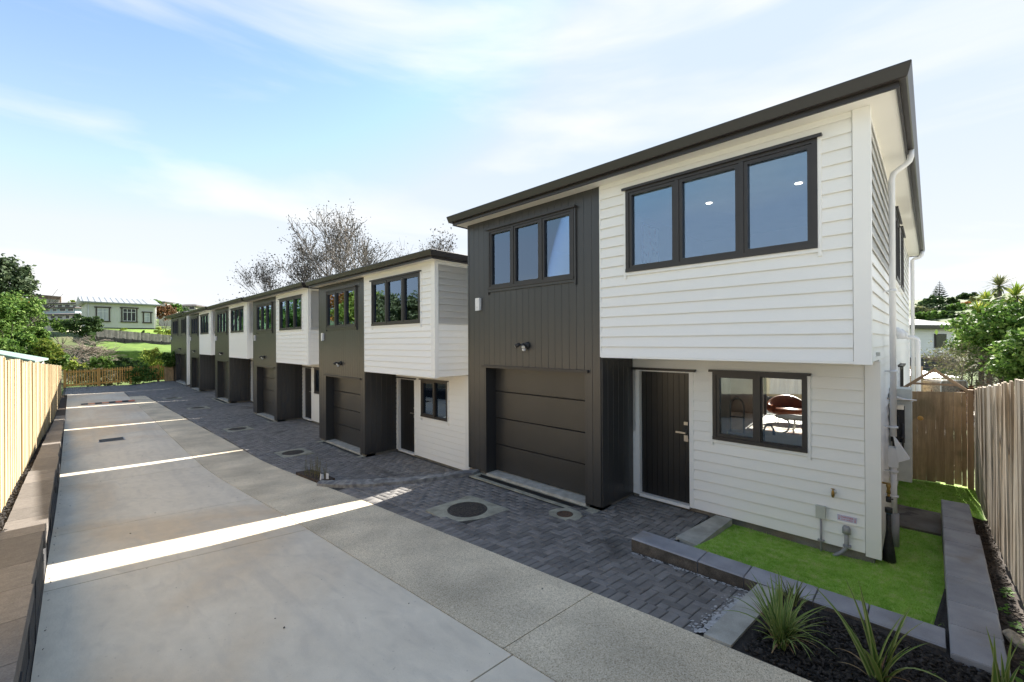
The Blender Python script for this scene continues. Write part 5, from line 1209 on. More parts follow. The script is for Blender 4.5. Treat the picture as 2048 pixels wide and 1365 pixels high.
# ------------------------------------------------------------------ trees, shrubs and the hillside
LM = {
 'mid': leaf_mat('mid green leaves', [(0.051, 0.109, 0.022), (0.087, 0.174, 0.029), (0.145, 0.246, 0.051), (0.232, 0.319, 0.087)]),
 'dark': leaf_mat('dark green leaves', [(0.029, 0.058, 0.020), (0.051, 0.094, 0.029), (0.087, 0.131, 0.043)], trans=.25),
 'lime': leaf_mat('yellow green leaves', [(0.131, 0.217, 0.029), (0.217, 0.304, 0.043), (0.319, 0.377, 0.072), (0.406, 0.406, 0.087)]),
 'autumn': leaf_mat('rust and gold leaves', [(0.362, 0.189, 0.043), (0.493, 0.232, 0.043), (0.319, 0.102, 0.043), (0.522, 0.362, 0.116)]),
 'bronze': leaf_mat('bronze leaves', [(0.174, 0.080, 0.051), (0.246, 0.131, 0.065), (0.116, 0.087, 0.043)]),
 'pine': leaf_mat('blue green needles', [(0.043, 0.072, 0.036), (0.072, 0.109, 0.051), (0.109, 0.138, 0.072)], trans=.2),
 'olive': leaf_mat('grey olive leaves', [(0.116, 0.145, 0.065), (0.189, 0.217, 0.087), (0.261, 0.261, 0.131)]),
 'red': leaf_mat('dull red leaves', [(0.203, 0.072, 0.072), (0.290, 0.116, 0.102), (0.145, 0.072, 0.058)]),
 'sparse': leaf_mat('sparse brown leaves', [(0.085, 0.075, 0.07), (0.13, 0.115, 0.105), (0.06, 0.055, 0.05)], trans=.15),
}
def leaf_cloud(blobs, n, size, seed, clump=.28, flat=0.0, long=1.5):
    """Leaf faces gathered in clumps over the crown's blobs. blobs: (x, y, z, rx, ry, rz)."""
    r = np.random.default_rng(seed); B = np.array(blobs, float); vol = (B[:, 3] * B[:, 4] * B[:, 5]) ** .67; pr = vol / vol.sum()
    nc = max(6, n // 28); bi = r.choice(len(B), nc, p=pr); d = r.normal(size=(nc, 3)); d /= np.linalg.norm(d, axis=1)[:, None]
    rad = r.random(nc) ** .38
    C = B[bi, :3] + d * B[bi, 3:6] * rad[:, None]; CS = clump * np.cbrt(B[bi, 3] * B[bi, 4] * B[bi, 5]) * r.uniform(.6, 1.3, nc)
    ci = r.integers(0, nc, n); off = r.normal(size=(n, 3)) * .55; off[:, 2] *= .7
    P = C[ci] + off * CS[ci][:, None]
    nrm = r.normal(size=(n, 3)) + np.array([0, 0, .5 + flat]) + d[ci] * .5; nrm /= np.linalg.norm(nrm, axis=1)[:, None]
    t = np.cross(nrm, r.normal(size=(n, 3))); t /= np.linalg.norm(t, axis=1)[:, None] + 1e-9; b = np.cross(nrm, t)
    s = size * r.uniform(.6, 1.3, n)[:, None]
    V = np.stack([P - t * s * long * .5, P + b * s * .42 + nrm * s * .1, P + t * s * long * .5, P - b * s * .42 + nrm * s * .1], 1)
    return V.reshape(-1, 3), np.arange(n * 4).reshape(n, 4)
def branches(seed, base, height, spread, levels=4, r0=.12, kids=(3, 4), up=.55, first=.3, sides=6, min_r=.006, wob=.12):
    """Recursive limbs; returns an MB and the twig ends."""
    rd = random.Random(seed); mb = MB(); tips = []
    def grow(p, d, L, r, lv):
        pts = [p]; rs = [r]; n = 4 if lv else 5
        for i in range(n):
            d = (d + Vector((rd.gauss(0, wob), rd.gauss(0, wob), rd.gauss(0, wob * .6) + .03 * up))).normalized()
            p = p + d * (L / n); pts.append(p); rs.append(max(min_r, r * (1 - .45 * (i + 1) / n)))
        mb.tube(pts, rs, max(3, sides - lv), cap=False)
        if lv >= levels: tips.append((p, d)); return
        for k in range(rd.randint(*kids)):
            q = rd.uniform(.35, 1.0) if lv else rd.uniform(first, 1.0); i = min(n - 1, int(q * n)); bp = pts[i] + (pts[i + 1] - pts[i]) * (q * n - i)
            az = rd.uniform(0, 6.28); s = rd.uniform(.45, 1.0) * spread; side = Vector((math.cos(az), math.sin(az), 0))
            nd = (d * (1 - .35 * spread) + side * s + Vector((0, 0, up * .35))).normalized()
            grow(bp, nd, L * rd.uniform(.55, .8), rs[i] * rd.uniform(.5, .68), lv + 1)
        tips.append((p, d))
    grow(Vector(base), Vector((0, 0, 1)), height * .42, r0, 0)
    return mb, tips
def tree(name, label, loc, h, blobs, n, size, leaf, seed, cat='tree', trunk=True, bark='darkbark', r0=None, group=None, clump=.28, levels=2):
    """blobs are given relative to loc; trunk and limbs reach up into the crown."""
    t = thing(name, label, cat, loc, 0, group)
    V, F = leaf_cloud(blobs, n, size, seed, clump); link('crown', np_mesh('crown', V, F, LM[leaf]), t, kind='stuff')
    if trunk:
        mb, tips = branches(seed, (0, 0, -.3), h * 1.5, .8, levels, r0 or h * .022, (3, 5), first=.45, sides=6); mb.build('trunk', M[bark], t)
    return t
def blob_crown(seed, c, R, n=7, sq=.8):
    r = random.Random(seed); o = [(c[0], c[1], c[2], R * .75, R * .75, R * .7 * sq)]
    for i in range(n):
        a, e = r.uniform(0, 6.28), r.uniform(-.6, 1.0); q = R * r.uniform(.3, .48)
        o.append((c[0] + math.cos(a) * math.cos(e) * R * .62, c[1] + math.sin(a) * math.cos(e) * R * .62, c[2] + math.sin(e) * R * .62 * sq, q, q, q * .8))
    return o
def ground_at(p): return z_terrain(p.x, p.y)
def place_tree(name, label, px, py_top, px_w, d, leaf, seed, n=3500, size=.16, sq=.9, base=None, **k):
    """A tree standing at depth d whose crown top and width were measured in the photograph."""
    top = PX(px, py_top, d); g = base if base is not None else z_terrain(top.x, top.y) - .1; R = px_w * d / FPX / 2 
    h = max(.6, top.z - g); cz = max(h - R * sq, h * .45); return tree(name, label, (top.x, top.y, g), cz, blob_crown(seed, (0, 0, cz), R, sq=min(sq, (h - cz) / R * 1.0)), n, size, leaf, seed, **k)

# tall trees over the left fence (the row's windows mirror them)
place_tree('broadleaf_tree', 'dense glossy broadleaf tree rising over the left paling fence', -20, 566, 150, 30, 'mid', 21, n=11000, size=.15)
place_tree('autumn_shrub', 'shrub with orange and gold leaf tips at the top of the left hedge', 36, 590, 50, 34, 'autumn', 22, n=1500, size=.17, cat='shrub', base=-2.0)
place_tree('broadleaf_tree', 'lower bushy green tree right of the glossy tree over the left fence', 58, 645, 62, 33, 'mid', 23, n=5000, size=.13)
place_tree('pine_tree', 'tall dark pine at the left edge of the picture', 2, 488, 105, 44, 'pine', 24, n=7000, size=.26, sq=1.5)
for i, (x, y, h, R, lf_, lb) in enumerate(((-7.0, 23.0, 5.2, 2.5, 'mid', 'full green garden tree beyond the fence, nearest of the tall ones at left'), (-6.4, 29.5, 6.6, 2.8, 'olive', 'olive green garden tree beyond the left fence, behind the nearest one'), (-7.5, 37, 7.6, 3.0, 'lime', 'yellow green garden tree beyond the left fence, mirrored in the row windows'), (-8.5, 46, 8.4, 3.4, 'autumn', 'golden autumn tree beyond the left fence, mirrored in far windows'), (-9.5, 57, 9.0, 3.6, 'mid', 'large green tree beyond the left fence, farthest of the tall row'))):
    tree('garden_tree', lb, (x, y, -3.3), h * .7, blob_crown(40 + i, (0, 0, h - R * .4), R, 8), 5200, .19, lf_, 40 + i, group=None)
for i, (px, py, w, d, lf_, n, lb) in enumerate(((30, 655, 90, 28, 'mid', 4500, 'leafy hedge bush behind the shed at the far left'), (92, 672, 62, 29, 'lime', 3200, 'yellow green hedge bush over the left fence, right of the shed'), (118, 700, 40, 31, 'mid', 1800, 'small hedge bush at the far end of the left fence'), (60, 612, 60, 36, 'mid', 2600, 'green crown between the pine and the hillside houses'))):
    place_tree('hedge_bush', lb, px, py, w, d, lf_, 200 + i, n=n, size=.13, trunk=False, cat='bush', sq=1.0)
# bare spiky tree and rounded evergreen beyond the picket fence
def twiggy(name, label, loc, h, seed, spread=1.0, levels=4, r0=.06, m='twig', leaf=None, nleaf=0, size=.06, kids=(3, 4), first=.15, up=.3, cat='tree', min_r=.006, wob=.16, top=None, width=None):
    t = thing(name, label, cat, loc); mb, tips = branches(seed, (0, 0, -.2), h, spread, levels, r0, kids, up, first, 5, min_r, wob)
    if top is not None:                                    # bring the grown tree to its measured height and spread
        zm = max(v[2] for v in mb.v); k = (top - loc[2]) / zm; q = sorted(math.hypot(v[0], v[1]) for v in mb.v)[int(len(mb.v) * .97)]; kw = width / 2 / q if width else k
        mb.v = [(v[0] * kw, v[1] * kw, v[2] * k) for v in mb.v]; tips = [(Vector((p.x * kw, p.y * kw, p.z * k)), d) for p, d in tips]
    if True:
        pass
    mb.build('branches', M[m], t)
    if leaf:
        r = np.random.default_rng(seed); T = np.array([tuple(p) for p, d in tips]); i = r.integers(0, len(T), nleaf); P = T[i] + r.normal(size=(nleaf, 3)) * size * 2.2
        t1 = r.normal(size=(nleaf, 3)); t1 /= np.linalg.norm(t1, axis=1)[:, None]; t2 = np.cross(t1, r.normal(size=(nleaf, 3))); t2 /= np.linalg.norm(t2, axis=1)[:, None]; s = size * r.uniform(.6, 1.3, nleaf)[:, None]
        V = np.stack([P - t1 * s * .7, P + t2 * s * .4, P + t1 * s * .7, P - t2 * s * .4], 1).reshape(-1, 3); link('leaves', np_mesh('leaves', V, np.arange(nleaf * 4).reshape(-1, 4), LM[leaf]), t, kind='stuff')
    return t
p = PX(127, 735, 34); twiggy('dead_conifer', 'bare spiky grey conifer left of the picket fence', (p.x, p.y, -3.5), 7.2, 31, 1.25, 3, .10, 'twig', kids=(9, 12), first=.1, up=.05, min_r=.012)
p = PX(178, 735, 37); twiggy('bare_shrub', 'tangle of pale bare twigs beyond the middle of the picket fence', (p.x, p.y, -3.5), 3.4, 33, 1.3, 4, .05, 'twig', 'olive', 500, .06, kids=(4, 5), first=.1, min_r=.009, cat='shrub')
p = PX(225, 735, 38); twiggy('bare_shrub', 'dry twiggy shrub in front of the far grass slope', (p.x, p.y, -3.5), 3.0, 35, 1.3, 4, .05, 'twig', 'olive', 700, .06, kids=(4, 5), first=.1, min_r=.009, cat='shrub')
place_tree('round_evergreen', 'rounded evergreen tree before the left end of the cream cottage', 168, 626, 62, 46, 'dark', 36, n=4200, size=.16)
place_tree('round_evergreen', 'smaller rounded evergreen left of the cream cottage', 128, 632, 46, 47, 'mid', 37, n=2600, size=.15)
for i, (px, py, w, d, lf_, n, lb) in enumerate(((205, 706, 40, 33.5, 'mid', 1500, 'strappy green bush behind the left part of the picket fence'), (152, 714, 44, 33, 'lime', 1300, 'yellow green bush behind the left end of the picket fence'), (262, 708, 60, 34, 'dark', 2400, 'dark bush behind the centre of the picket fence'), (312, 690, 56, 36, 'lime', 2400, 'lime coloured tree fern mass behind the right of the picket fence'), (340, 700, 40, 34, 'mid', 1700, 'green bush between picket fence and the end house'), (285, 722, 60, 33, 'mid', 1600, 'low leafy bush directly behind the right pickets'), (235, 724, 70, 32.8, 'olive', 1500, 'low olive bush directly behind the middle pickets'), (180, 726, 60, 32.8, 'olive', 1300, 'low dry bush directly behind the left pickets'))):
    place_tree('bush', lb, px, py, w, d, lf_, 50 + i, n=n, size=.12, trunk=False, cat='bush', sq=1.0, clump=.4)
# grass slope, retaining fence, cream cottage
M['slope'] = mat('bright slope grass', (0.15, 0.24, 0.03), (0.10, 0.17, 0.02), rough=.95, scale=.8, fine=.25, fscale=6)
q = [PX(195, 702, 44), PX(352, 708, 42), PX(352, 690, 50), PX(190, 682, 52)]
V = []; 
for j in range(7):
    for i in range(9):
        a = q[0].lerp(q[1], i / 8); b = q[3].lerp(q[2], i / 8); c = a.lerp(b, j / 6); V.append((c.x, c.y, c.z + .1 * math.sin(i * 1.7 + j)))
F = [(j * 9 + i, j * 9 + i + 1, (j + 1) * 9 + i + 1, (j + 1) * 9 + i) for j in range(6) for i in range(8)]
o = 63; V2 = V + [(x, y, z - 3) for x, y, z in V]; F2 = F + [tuple(63 + k for k in f[::-1]) for f in F] + [(i + 1, i, 63 + i, 64 + i) for i in range(8)]
link('grass_slope', np_mesh('grass_slope', V2, F2, M['slope'], smooth=True), kind='structure')
M['oldpale'] = mat('old pale grey paling', (0.34, 0.32, 0.28), (0.22, 0.20, 0.18), rough=.9, scale=2, rnd=.25)
M['oldwall'] = mat('mossy timber retaining board', (0.20, 0.175, 0.145), (0.12, 0.105, 0.085), rough=.95, scale=2, fine=.2, fscale=8)
A_, B_ = PX(192, 686, 53), PX(352, 699, 51); A2 = PX(190, 664, 53); dz = 1.35
of = thing('hill_fence', 'old grey paling fence on a timber retaining wall below the cream cottage', 'fence')
n = 58
for i in range(n):
    a = A_.lerp(B_, i / n); b = A_.lerp(B_, (i + .82) / n); zt = a.z + .55 + .45; mb = MB(); d = Vector((.7, .7, 0)) * .03
    for lo, hi in ((zt - .25, zt + .75 - (i / n) * .15),): mb.hexa([(a.x, a.y, lo), (b.x, b.y, lo), (b.x + d.x, b.y + d.y, lo), (a.x + d.x, a.y + d.y, lo), (a.x, a.y, hi), (b.x, b.y, hi), (b.x + d.x, b.y + d.y, hi), (a.x + d.x, a.y + d.y, hi)])
    mb.build('paling', M['oldpale'], of)
for k in range(3):
    z0 = -.3 + k * .36; mb = MB(); d = Vector((.7, .7, 0)) * .25
    mb.hexa([(A_.x, A_.y, A_.z + z0), (B_.x, B_.y, B_.z + z0), (B_.x + d.x, B_.y + d.y, B_.z + z0), (A_.x + d.x, A_.y + d.y, A_.z + z0), (A_.x, A_.y, A_.z + z0 + .345), (B_.x, B_.y, B_.z + z0 + .345), (B_.x + d.x, B_.y + d.y, B_.z + z0 + .345), (A_.x + d.x, A_.y + d.y, A_.z + z0 + .345)]); mb.build('retaining_board', M['oldwall'], of)
for i in range(9):
    a = A_.lerp(B_, i / 8.5); MB().box(a.x - .1, a.x + .05, a.y - .12, a.y - .03, a.z - .5, a.z + .85).build('post', M['oldwall'], of)
# cream cottage: local frame u along the wall (to the right), v depth, w up
def frame_at(a, b):
    u = Vector((b.x - a.x, b.y - a.y, 0)); L = u.length; u.normalize(); return u, Vector((-u.y, u.x, 0)), L
M['cottage'] = mat('pale green grey cottage boards', (0.66, 0.655, 0.58), (0.62, 0.615, 0.545), rough=.7, scale=.4)
M['tinroof'] = mat('pale galvanised roof', (0.36, 0.37, 0.38), (0.31, 0.32, 0.33), rough=.45, scale=.6, stretch=(1, 1, 1))
M['darkwin'] = mat('dark window reveal', (0.03, 0.032, 0.036), rough=.25, scale=1)
M['navy'] = mat('dark slate base boards', (0.045, 0.045, 0.055), rough=.7)
M['winwhite'] = mat('white window joinery', (0.75, 0.75, 0.73), rough=.5)
M['curtain'] = mat('pale curtain', (0.55, 0.56, 0.58), (0.42, 0.43, 0.46), rough=.9, scale=6, stretch=(1, 1, .05))
M['browntrim'] = mat('dark brown architrave', (0.07, 0.055, 0.045), rough=.6)
a, b = PX(172, 655, 58), PX(311, 658, 63.5); u, v, L = frame_at(a, b)
ang = math.atan2(u.y, u.x); ct_ = thing('cottage', 'cream weatherboard cottage with pale metal roof on the hillside', 'house', (a.x, a.y, a.z), ang)
Hh = 3.35; D = 7.0
n = 18
for k in range(n): MB().hexa([(0, -.02, .02 + k * Hh / n), (L, -.02, .02 + k * Hh / n), (L, .1, .02 + k * Hh / n), (0, .1, .02 + k * Hh / n), (0, .02, .02 + (k + .98) * Hh / n), (L, .02, .02 + (k + .98) * Hh / n), (L, .1, .02 + (k + .98) * Hh / n), (0, .1, .02 + (k + .98) * Hh / n)]).build('weatherboard', M['cottage'], ct_)
MB().box(.02, L - .02, .101, D, -.4, Hh).build('wall', M['cottage'], ct_); MB().box(.1, L - .1, .06, D - .1, -1.6, .018).build('base_wall', M['navy'], ct_)
mb = MB(); mb.hexa([(-.5, -.5, Hh - .02), (L + .45, -.5, Hh - .02), (L + .45, D + .5, Hh - .02), (-.5, D + .5, Hh - .02), (-.5, -.5, Hh + .14), (L + .45, -.5, Hh + .14), (L + .45, D + .5, Hh + .14), (-.5, D + .5, Hh + .14)]); mb.build('eaves', M['tinroof'], ct_)
mb = MB(); z = Hh + .141; mb.add([(-.55, -.55, z), (L + .5, -.55, z), (L + .5, D + .55, z), (-.55, D + .55, z), (-.55, D / 2, z + .95), (L + .5, D / 2, z + .95)], [(0, 1, 5, 4), (2, 3, 4, 5), (0, 4, 3), (1, 2, 5), (0, 3, 2, 1)]); rf2 = mb.build('roof', M['tinroof'], ct_)
for i in range(int(L / .6)): mb = MB(); mb.bar((-.3 + i * .6, -.56, z + .02), (-.2 + i * .6 * (L - .1) / L, D / 2, z + .97), .05, .04); mb.build('roof_rib', M['tinroof'], rf2)
def cot_win(u0, u1, z0, z1, panes, white=True):
    mb = MB(); mb.box(u0 - .16, u0, -.10, -.021, z0 - .1, z1 + .1).box(u1, u1 + .16, -.10, -.021, z0 - .1, z1 + .1).box(u0 - .28, u1 + .28, -.14, -.021, z1, z1 + .18).box(u0 - .22, u1 + .22, -.14, -.021, z0 - .18, z0); w = mb.build('window', M['browntrim'], ct_)
    mb = MB(); s = .07; mb.box(u0, u1, -.07, -.03, z0, z0 + s).box(u0, u1, -.07, -.03, z1 - s, z1).box(u0, u1, -.07, -.03, z1 - .55, z1 - .48)
    for i in range(panes + 1): x = u0 + (u1 - u0 - s) * i / panes; mb.box(x, x + s, -.071, -.03, z0, z1)
    mb.build('sash', M['winwhite'], w); mb = MB(); mb.box(u0 + .01, u1 - .01, -.045, -.022, z0, z1); mb.build('pane', M['curtain' if white else 'darkwin'], w)
cot_win(L * .15, L * .305, .95, 2.7, 2); cot_win(L * .505, L * .70, .95, 2.75, 3, False); cot_win(L * .825, L * .915, .9, 2.25, 1)
MB().tube([(L + .02, -.1, 0), (L + .02, -.1, Hh)], .05, 6).build('downpipe', M['winwhite'], ct_); MB().tube([(.25, -.1, -.3), (.25, -.1, Hh)], .05, 6).build('downpipe', M['winwhite'], ct_)
bank = [PX(180, 668, 55), PX(352, 676, 54), PX(330, 660, 59), PX(175, 657, 58)]
link('garden_bank', np_mesh('garden_bank', [tuple(p_) for p_ in bank] + [(p_.x, p_.y, p_.z - 4) for p_ in bank], [(0, 1, 2, 3), (1, 0, 4, 5), (2, 1, 5, 6), (3, 2, 6, 7), (0, 3, 7, 4)], M['slope']), kind='structure')
place_tree('golden_shrub', 'yellow green shrub beside the right end of the cream cottage', 326, 652, 36, 54, 'lime', 71, n=1300, size=.16, cat='shrub', trunk=False)
place_tree('bronze_tree', 'bronze leaved tree rising behind the right end of the cottage', 327, 604, 46, 66, 'bronze', 72, n=2800, size=.24)
place_tree('white_bush', 'small pale flowering bush before the cottage base', 248, 655, 14, 56, 'lime', 73, n=420, size=.13, cat='bush', trunk=False)
place_tree('dark_bush', 'low dark bush before the cottage base', 290, 660, 16, 56, 'dark', 74, n=420, size=.13, cat='bush', trunk=False)
MB
# two storey houses further back on the hill
M['hwall'] = mat('white hillside house wall', (0.66, 0.66, 0.66), rough=.7, scale=.3); M['hblue'] = mat('pale blue house wall', (0.42, 0.50, 0.58), rough=.7, scale=.3); M['hcream'] = mat('cream house wall', (0.56, 0.52, 0.42), rough=.7, scale=.3)
M['hroof'] = mat('brown grey house roof', (0.13, 0.11, 0.10), (0.10, 0.09, 0.085), rough=.8, scale=.6); M['hgreen'] = mat('green tank wall', (0.10, 0.20, 0.15), rough=.7)
def far_house(label, px0, px1, py0, py1, d, wallm, roofm, nwin, rise=.18, seed=0, hip=True):
    a, b = PX(px0, py1, d), PX(px1, py1, d); u, v, L = frame_at(a, b); h = (py1 - py0) * d / FPX; dep = L * .7
    t = thing('hill_house', label, 'house', (a.x, a.y, a.z), math.atan2(u.y, u.x)); MB().box(0, L, 0, dep, -4, h).build('wall', wallm, t)
    e = L * .03 + .3; mb = MB(); mb.add([(-e, -e, h), (L + e, -e, h), (L + e, dep + e, h), (-e, dep + e, h), (L * .3 if hip else 0, dep / 2, h + L * rise), (L * .7 if hip else L, dep / 2, h + L * rise), (-e, -e, h - .18), (L + e, -e, h - .18), (L + e, dep + e, h - .18), (-e, dep + e, h - .18)],
        [(0, 1, 5, 4), (2, 3, 4, 5), (3, 0, 4), (1, 2, 5), (0, 6, 7, 1), (1, 7, 8, 2), (2, 8, 9, 3), (3, 9, 6, 0), (6, 9, 8, 7)]); mb.build('roof', roofm, t)
    r = random.Random(seed)
    for i in range(nwin):
        x = L * (i + .5) / nwin; w = L / nwin * r.uniform(.22, .36); hh = h * r.uniform(.28, .4); z = h * .42
        f = MB().box(x - w - .08, x + w + .08, -.06, 0, z - .08, z + hh + .08).build('window', M['winwhite'], t); MB().box(x - w, x + w, -.08, -.061, z, z + hh).build('pane', M['darkwin'], f)
    return t
far_house('white two storey house with dark roof, top of the cluster left of the cottage', 84, 172, 607, 622, 84, M['hwall'], M['hroof'], 6, .05, 1)
far_house('pale blue walled house just below the white two storey house', 86, 150, 615, 628, 76, M['hblue'], M['hroof'], 4, .04, 2)
far_house('low white house with brown roof in the cluster left of the cottage', 84, 158, 629, 644, 70, M['hwall'], M['hroof'], 5, .05, 3)
far_house('cream house lowest in the cluster left of the cottage', 84, 130, 640, 652, 66, M['hcream'], M['hroof'], 3, .03, 4)
far_house('grey roofed house on the skyline behind the bronze tree', 346, 392, 612, 624, 110, M['hcream'], M['hroof'], 3, .10, 5)
far_house('pale house on the skyline right of the cottage roof', 300, 330, 604, 613, 130, M['hwall'], M['hroof'], 3, .06, 6)
far_house('brown house on the hill behind the cottage roof', 318, 345, 614, 626, 105, M['hcream'], M['hroof'], 2, .08, 7)
# long paling fence and hedges on the skyline
M['hillfence'] = mat('brown hill fence boards', (0.20, 0.14, 0.10), (0.15, 0.105, 0.075), rough=.9, scale=.8, rnd=.2)
def far_fence(label, pts, d, hgt, m, n):
    t = thing('skyline_fence', label, 'fence'); P = [PX(x, y, d) for x, y in pts]
    for i in range(n):
        s = i / n * (len(P) - 1); k = int(s); a = P[k].lerp(P[k + 1], s - k); s2 = min(len(P) - 1.0001, (i + .9) / n * (len(P) - 1)); k2 = int(s2); b = P[k2].lerp(P[k2 + 1], s2 - k2)
        MB().hexa([(a.x, a.y, a.z - 1.5), (b.x, b.y, b.z - 1.5), (b.x + .1, b.y + .1, b.z - 1.5), (a.x + .1, a.y + .1, a.z - 1.5), (a.x, a.y, a.z + hgt), (b.x, b.y, b.z + hgt), (b.x + .1, b.y + .1, b.z + hgt), (a.x + .1, a.y + .1, a.z + hgt)]).build('fence_panel', m, t)
far_fence('brown paling fence along the hill skyline at left', [(56, 595), (90, 597), (122, 600)], 120, .9, M['hillfence'], 22)
far_fence('pale fence below the brown skyline fence', [(72, 600), (118, 604)], 116, .5, M['oldpale'], 16)
far_fence('brown fence on the skyline above the cottage roof', [(180, 607), (240, 607), (282, 610)], 125, .4, M['hillfence'], 24)
for i, (px, py, w, d, lf_, lb) in enumerate(((135, 600, 30, 120, 'lime', 'light green hedge on the skyline right of the brown fence'), (165, 601, 44, 125, 'olive', 'olive scrub on the skyline above the hillside houses'), (186, 603, 10, 118, 'bronze', 'small bronze bush on the skyline'), (235, 602, 18, 122, 'red', 'dull red bush on the skyline above the cottage'), (308, 598, 26, 112, 'mid', 'green tree crown on the skyline right of the cottage'), (285, 601, 16, 116, 'dark', 'small dark tree on the skyline above the cottage roof end'), (352, 606, 24, 90, 'mid', 'green tree behind the bronze tree'), (372, 611, 50, 100, 'dark', 'dark tree line above the eave of the end house'), (68, 606, 20, 100, 'mid', 'green shrubs left of the hillside houses'), (100, 614, 30, 96, 'olive', 'olive shrubs behind the white two storey house'))):
    place_tree('hill_shrub', lb, px, py, w, d, lf_, 80 + i, n=500, size=.5 * d / 110, trunk=False, cat='shrub', sq=.8, clump=.4)
# shed with green roof behind the left fence
sd = thing('garden_shed', 'pale shed with flat green metal roof showing over the left fence', 'shed')
a, b = PX(-60, 697, 16.5), PX(70, 722, 17.0); c, d_ = PX(97, 717, 17.8), PX(-60, 690, 22)
mb = MB(); k = Vector((0, 0, .07)); mb.hexa([a - k, b - k, c - k, d_ - k, a, b, c, d_]); mb.build('roof', mat('sage green roof metal', (0.27, 0.37, 0.31), (0.23, 0.32, 0.27), rough=.5, scale=1), sd)
q0, q1, q2, q3 = PX(-58, 702, 16.9), PX(71, 726, 17.25), PX(88, 723, 17.8), PX(-58, 696, 21.8)
mb = MB(); mb.hexa([Vector((p_.x, p_.y, -3.5)) for p_ in (q0, q1, q2, q3)] + [q0, q1, q2, q3]); mb.build('wall', M['hwall'], sd)

# bare winter tree and its neighbours behind the row
def bare(label, px, py_top, w, d, seed, r0, leaf, nl, lv=5, sp=.75, size=.11, name='bare_tree', up=.7, kids=(3, 4), min_r=.014):
    p = PX(px, py_top, d); twiggy(name, label, (p.x, p.y, -3.4), 14, seed, sp, lv, r0, 'bark', leaf, nl, size, kids, .22, up, 'tree', min_r, .10, top=p.z, width=w * d / FPX)
bare('large nearly leafless winter tree behind the row of townhouses', 695, 398, 300, 42, 114, .28, 'sparse', 6500, size=.12, min_r=.016, kids=(3, 5))
bare('smaller sparse leaved tree left of the big bare tree', 548, 512, 150, 40, 119, .16, 'sparse', 3800, size=.11, kids=(3, 5))
bare('brown leaved twiggy tree peeping over the roof of the second townhouse', 872, 462, 110, 30, 106, .14, 'sparse', 1900, 4, .7, .10, 'twiggy_tree')
bare('bare tree with brown leaves right of the big bare tree', 812, 462, 150, 44, 108, .18, 'sparse', 4200, size=.11, kids=(4, 5))

# right side beyond the gate
place_tree('glossy_hedge_tree', 'big bright green glossy tree at the right edge beyond the fence', 2040, 578, 250, 15, 'mid', 121, n=15000, size=.12, sq=.85)
place_tree('glossy_hedge_tree', 'dark lower green tree in front of the bright tree at right', 2075, 640, 190, 12, 'mid', 122, n=9000, size=.10, sq=.9)
p = PX(1925, 790, 14.5); twiggy('twiggy_shrub', 'grey tangled twiggy shrub over the fence behind the gate', (p.x, p.y, -3.2), 4.3, 123, 1.25, 5, .06, 'twig', 'olive', 3800, .055, kids=(4, 5), first=.1, min_r=.004, cat='shrub', wob=.2)
p = PX(1985, 800, 12.5); twiggy('twiggy_shrub', 'brown tangled twiggy shrub nearest the weathered fence', (p.x, p.y, -3.2), 3.4, 125, 1.2, 5, .05, 'twig', 'bronze', 2200, .05, kids=(4, 5), first=.1, min_r=.004, cat='shrub', wob=.2)
place_tree('leafy_bush', 'leafy green bush rising before the white neighbour house', 1945, 648, 90, 17, 'mid', 124, n=4500, size=.09)
place_tree('low_bush', 'yellow green bush just over the gate', 1912, 757, 50, 14.5, 'lime', 126, n=1500, size=.07, cat='bush', trunk=False)
place_tree('low_bush', 'pinkish brown bush over the right end of the gate', 1948, 768, 50, 13.6, 'bronze', 127, n=1500, size=.06, cat='bush', trunk=False)
# cabbage trees: trunk with a rosette of blades
def rosette(name, label, loc, h, n, L, leaf, seed, w=.03):
    t = thing(name, label, 'tree', loc); MB().tube([(0, 0, -.5), (.05, 0, h * .5), (0, .04, h)], [.09, .075, .06], 7).build('trunk', M['bark'], t); r = random.Random(seed); V, F = [], []
    for i in range(n):
        a, e = r.uniform(0, 6.28), r.uniform(-.7, 1.4); d = Vector((math.cos(a) * math.cos(e), math.sin(a) * math.cos(e), math.sin(e))); s = Vector((-math.sin(a), math.cos(a), 0)) * w; l = L * r.uniform(.6, 1.1); o = len(V); p_ = Vector((0, .04, h)); m_ = p_ + d * l * .55; e_ = p_ + d * l - Vector((0, 0, l * .18))
        V += [tuple(p_ - s * .5), tuple(p_ + s * .5), tuple(m_ + s), tuple(m_ - s), tuple(e_)]; F += [(o, o + 1, o + 2, o + 3), (o + 3, o + 2, o + 4, o + 4)]
    mb = MB(); mb.v = V; mb.f = [f if f[2] != f[3] else f[:3] for f in F]; mb.m = [0] * len(F); mb.s = [False] * len(F); mb.build('crown', LM[leaf], t)
for i, (px, py, d, lb) in enumerate(((2002, 572, 16.5, 'tall cabbage tree with a spiky head above the bright hedge tree'), (1978, 606, 16, 'cabbage tree with yellowing spiky head left of the tall one'), (2035, 592, 15, 'cabbage tree head at the right edge of the picture'), (1962, 628, 15.5, 'lowest cabbage tree head above the twiggy shrub'))):
    p = PX(px, py, d); rosette('cabbage_tree', lb, (p.x, p.y, -2.8), p.z + 2.8, 110, .62, 'lime' if i else 'olive', 140 + i, .025)
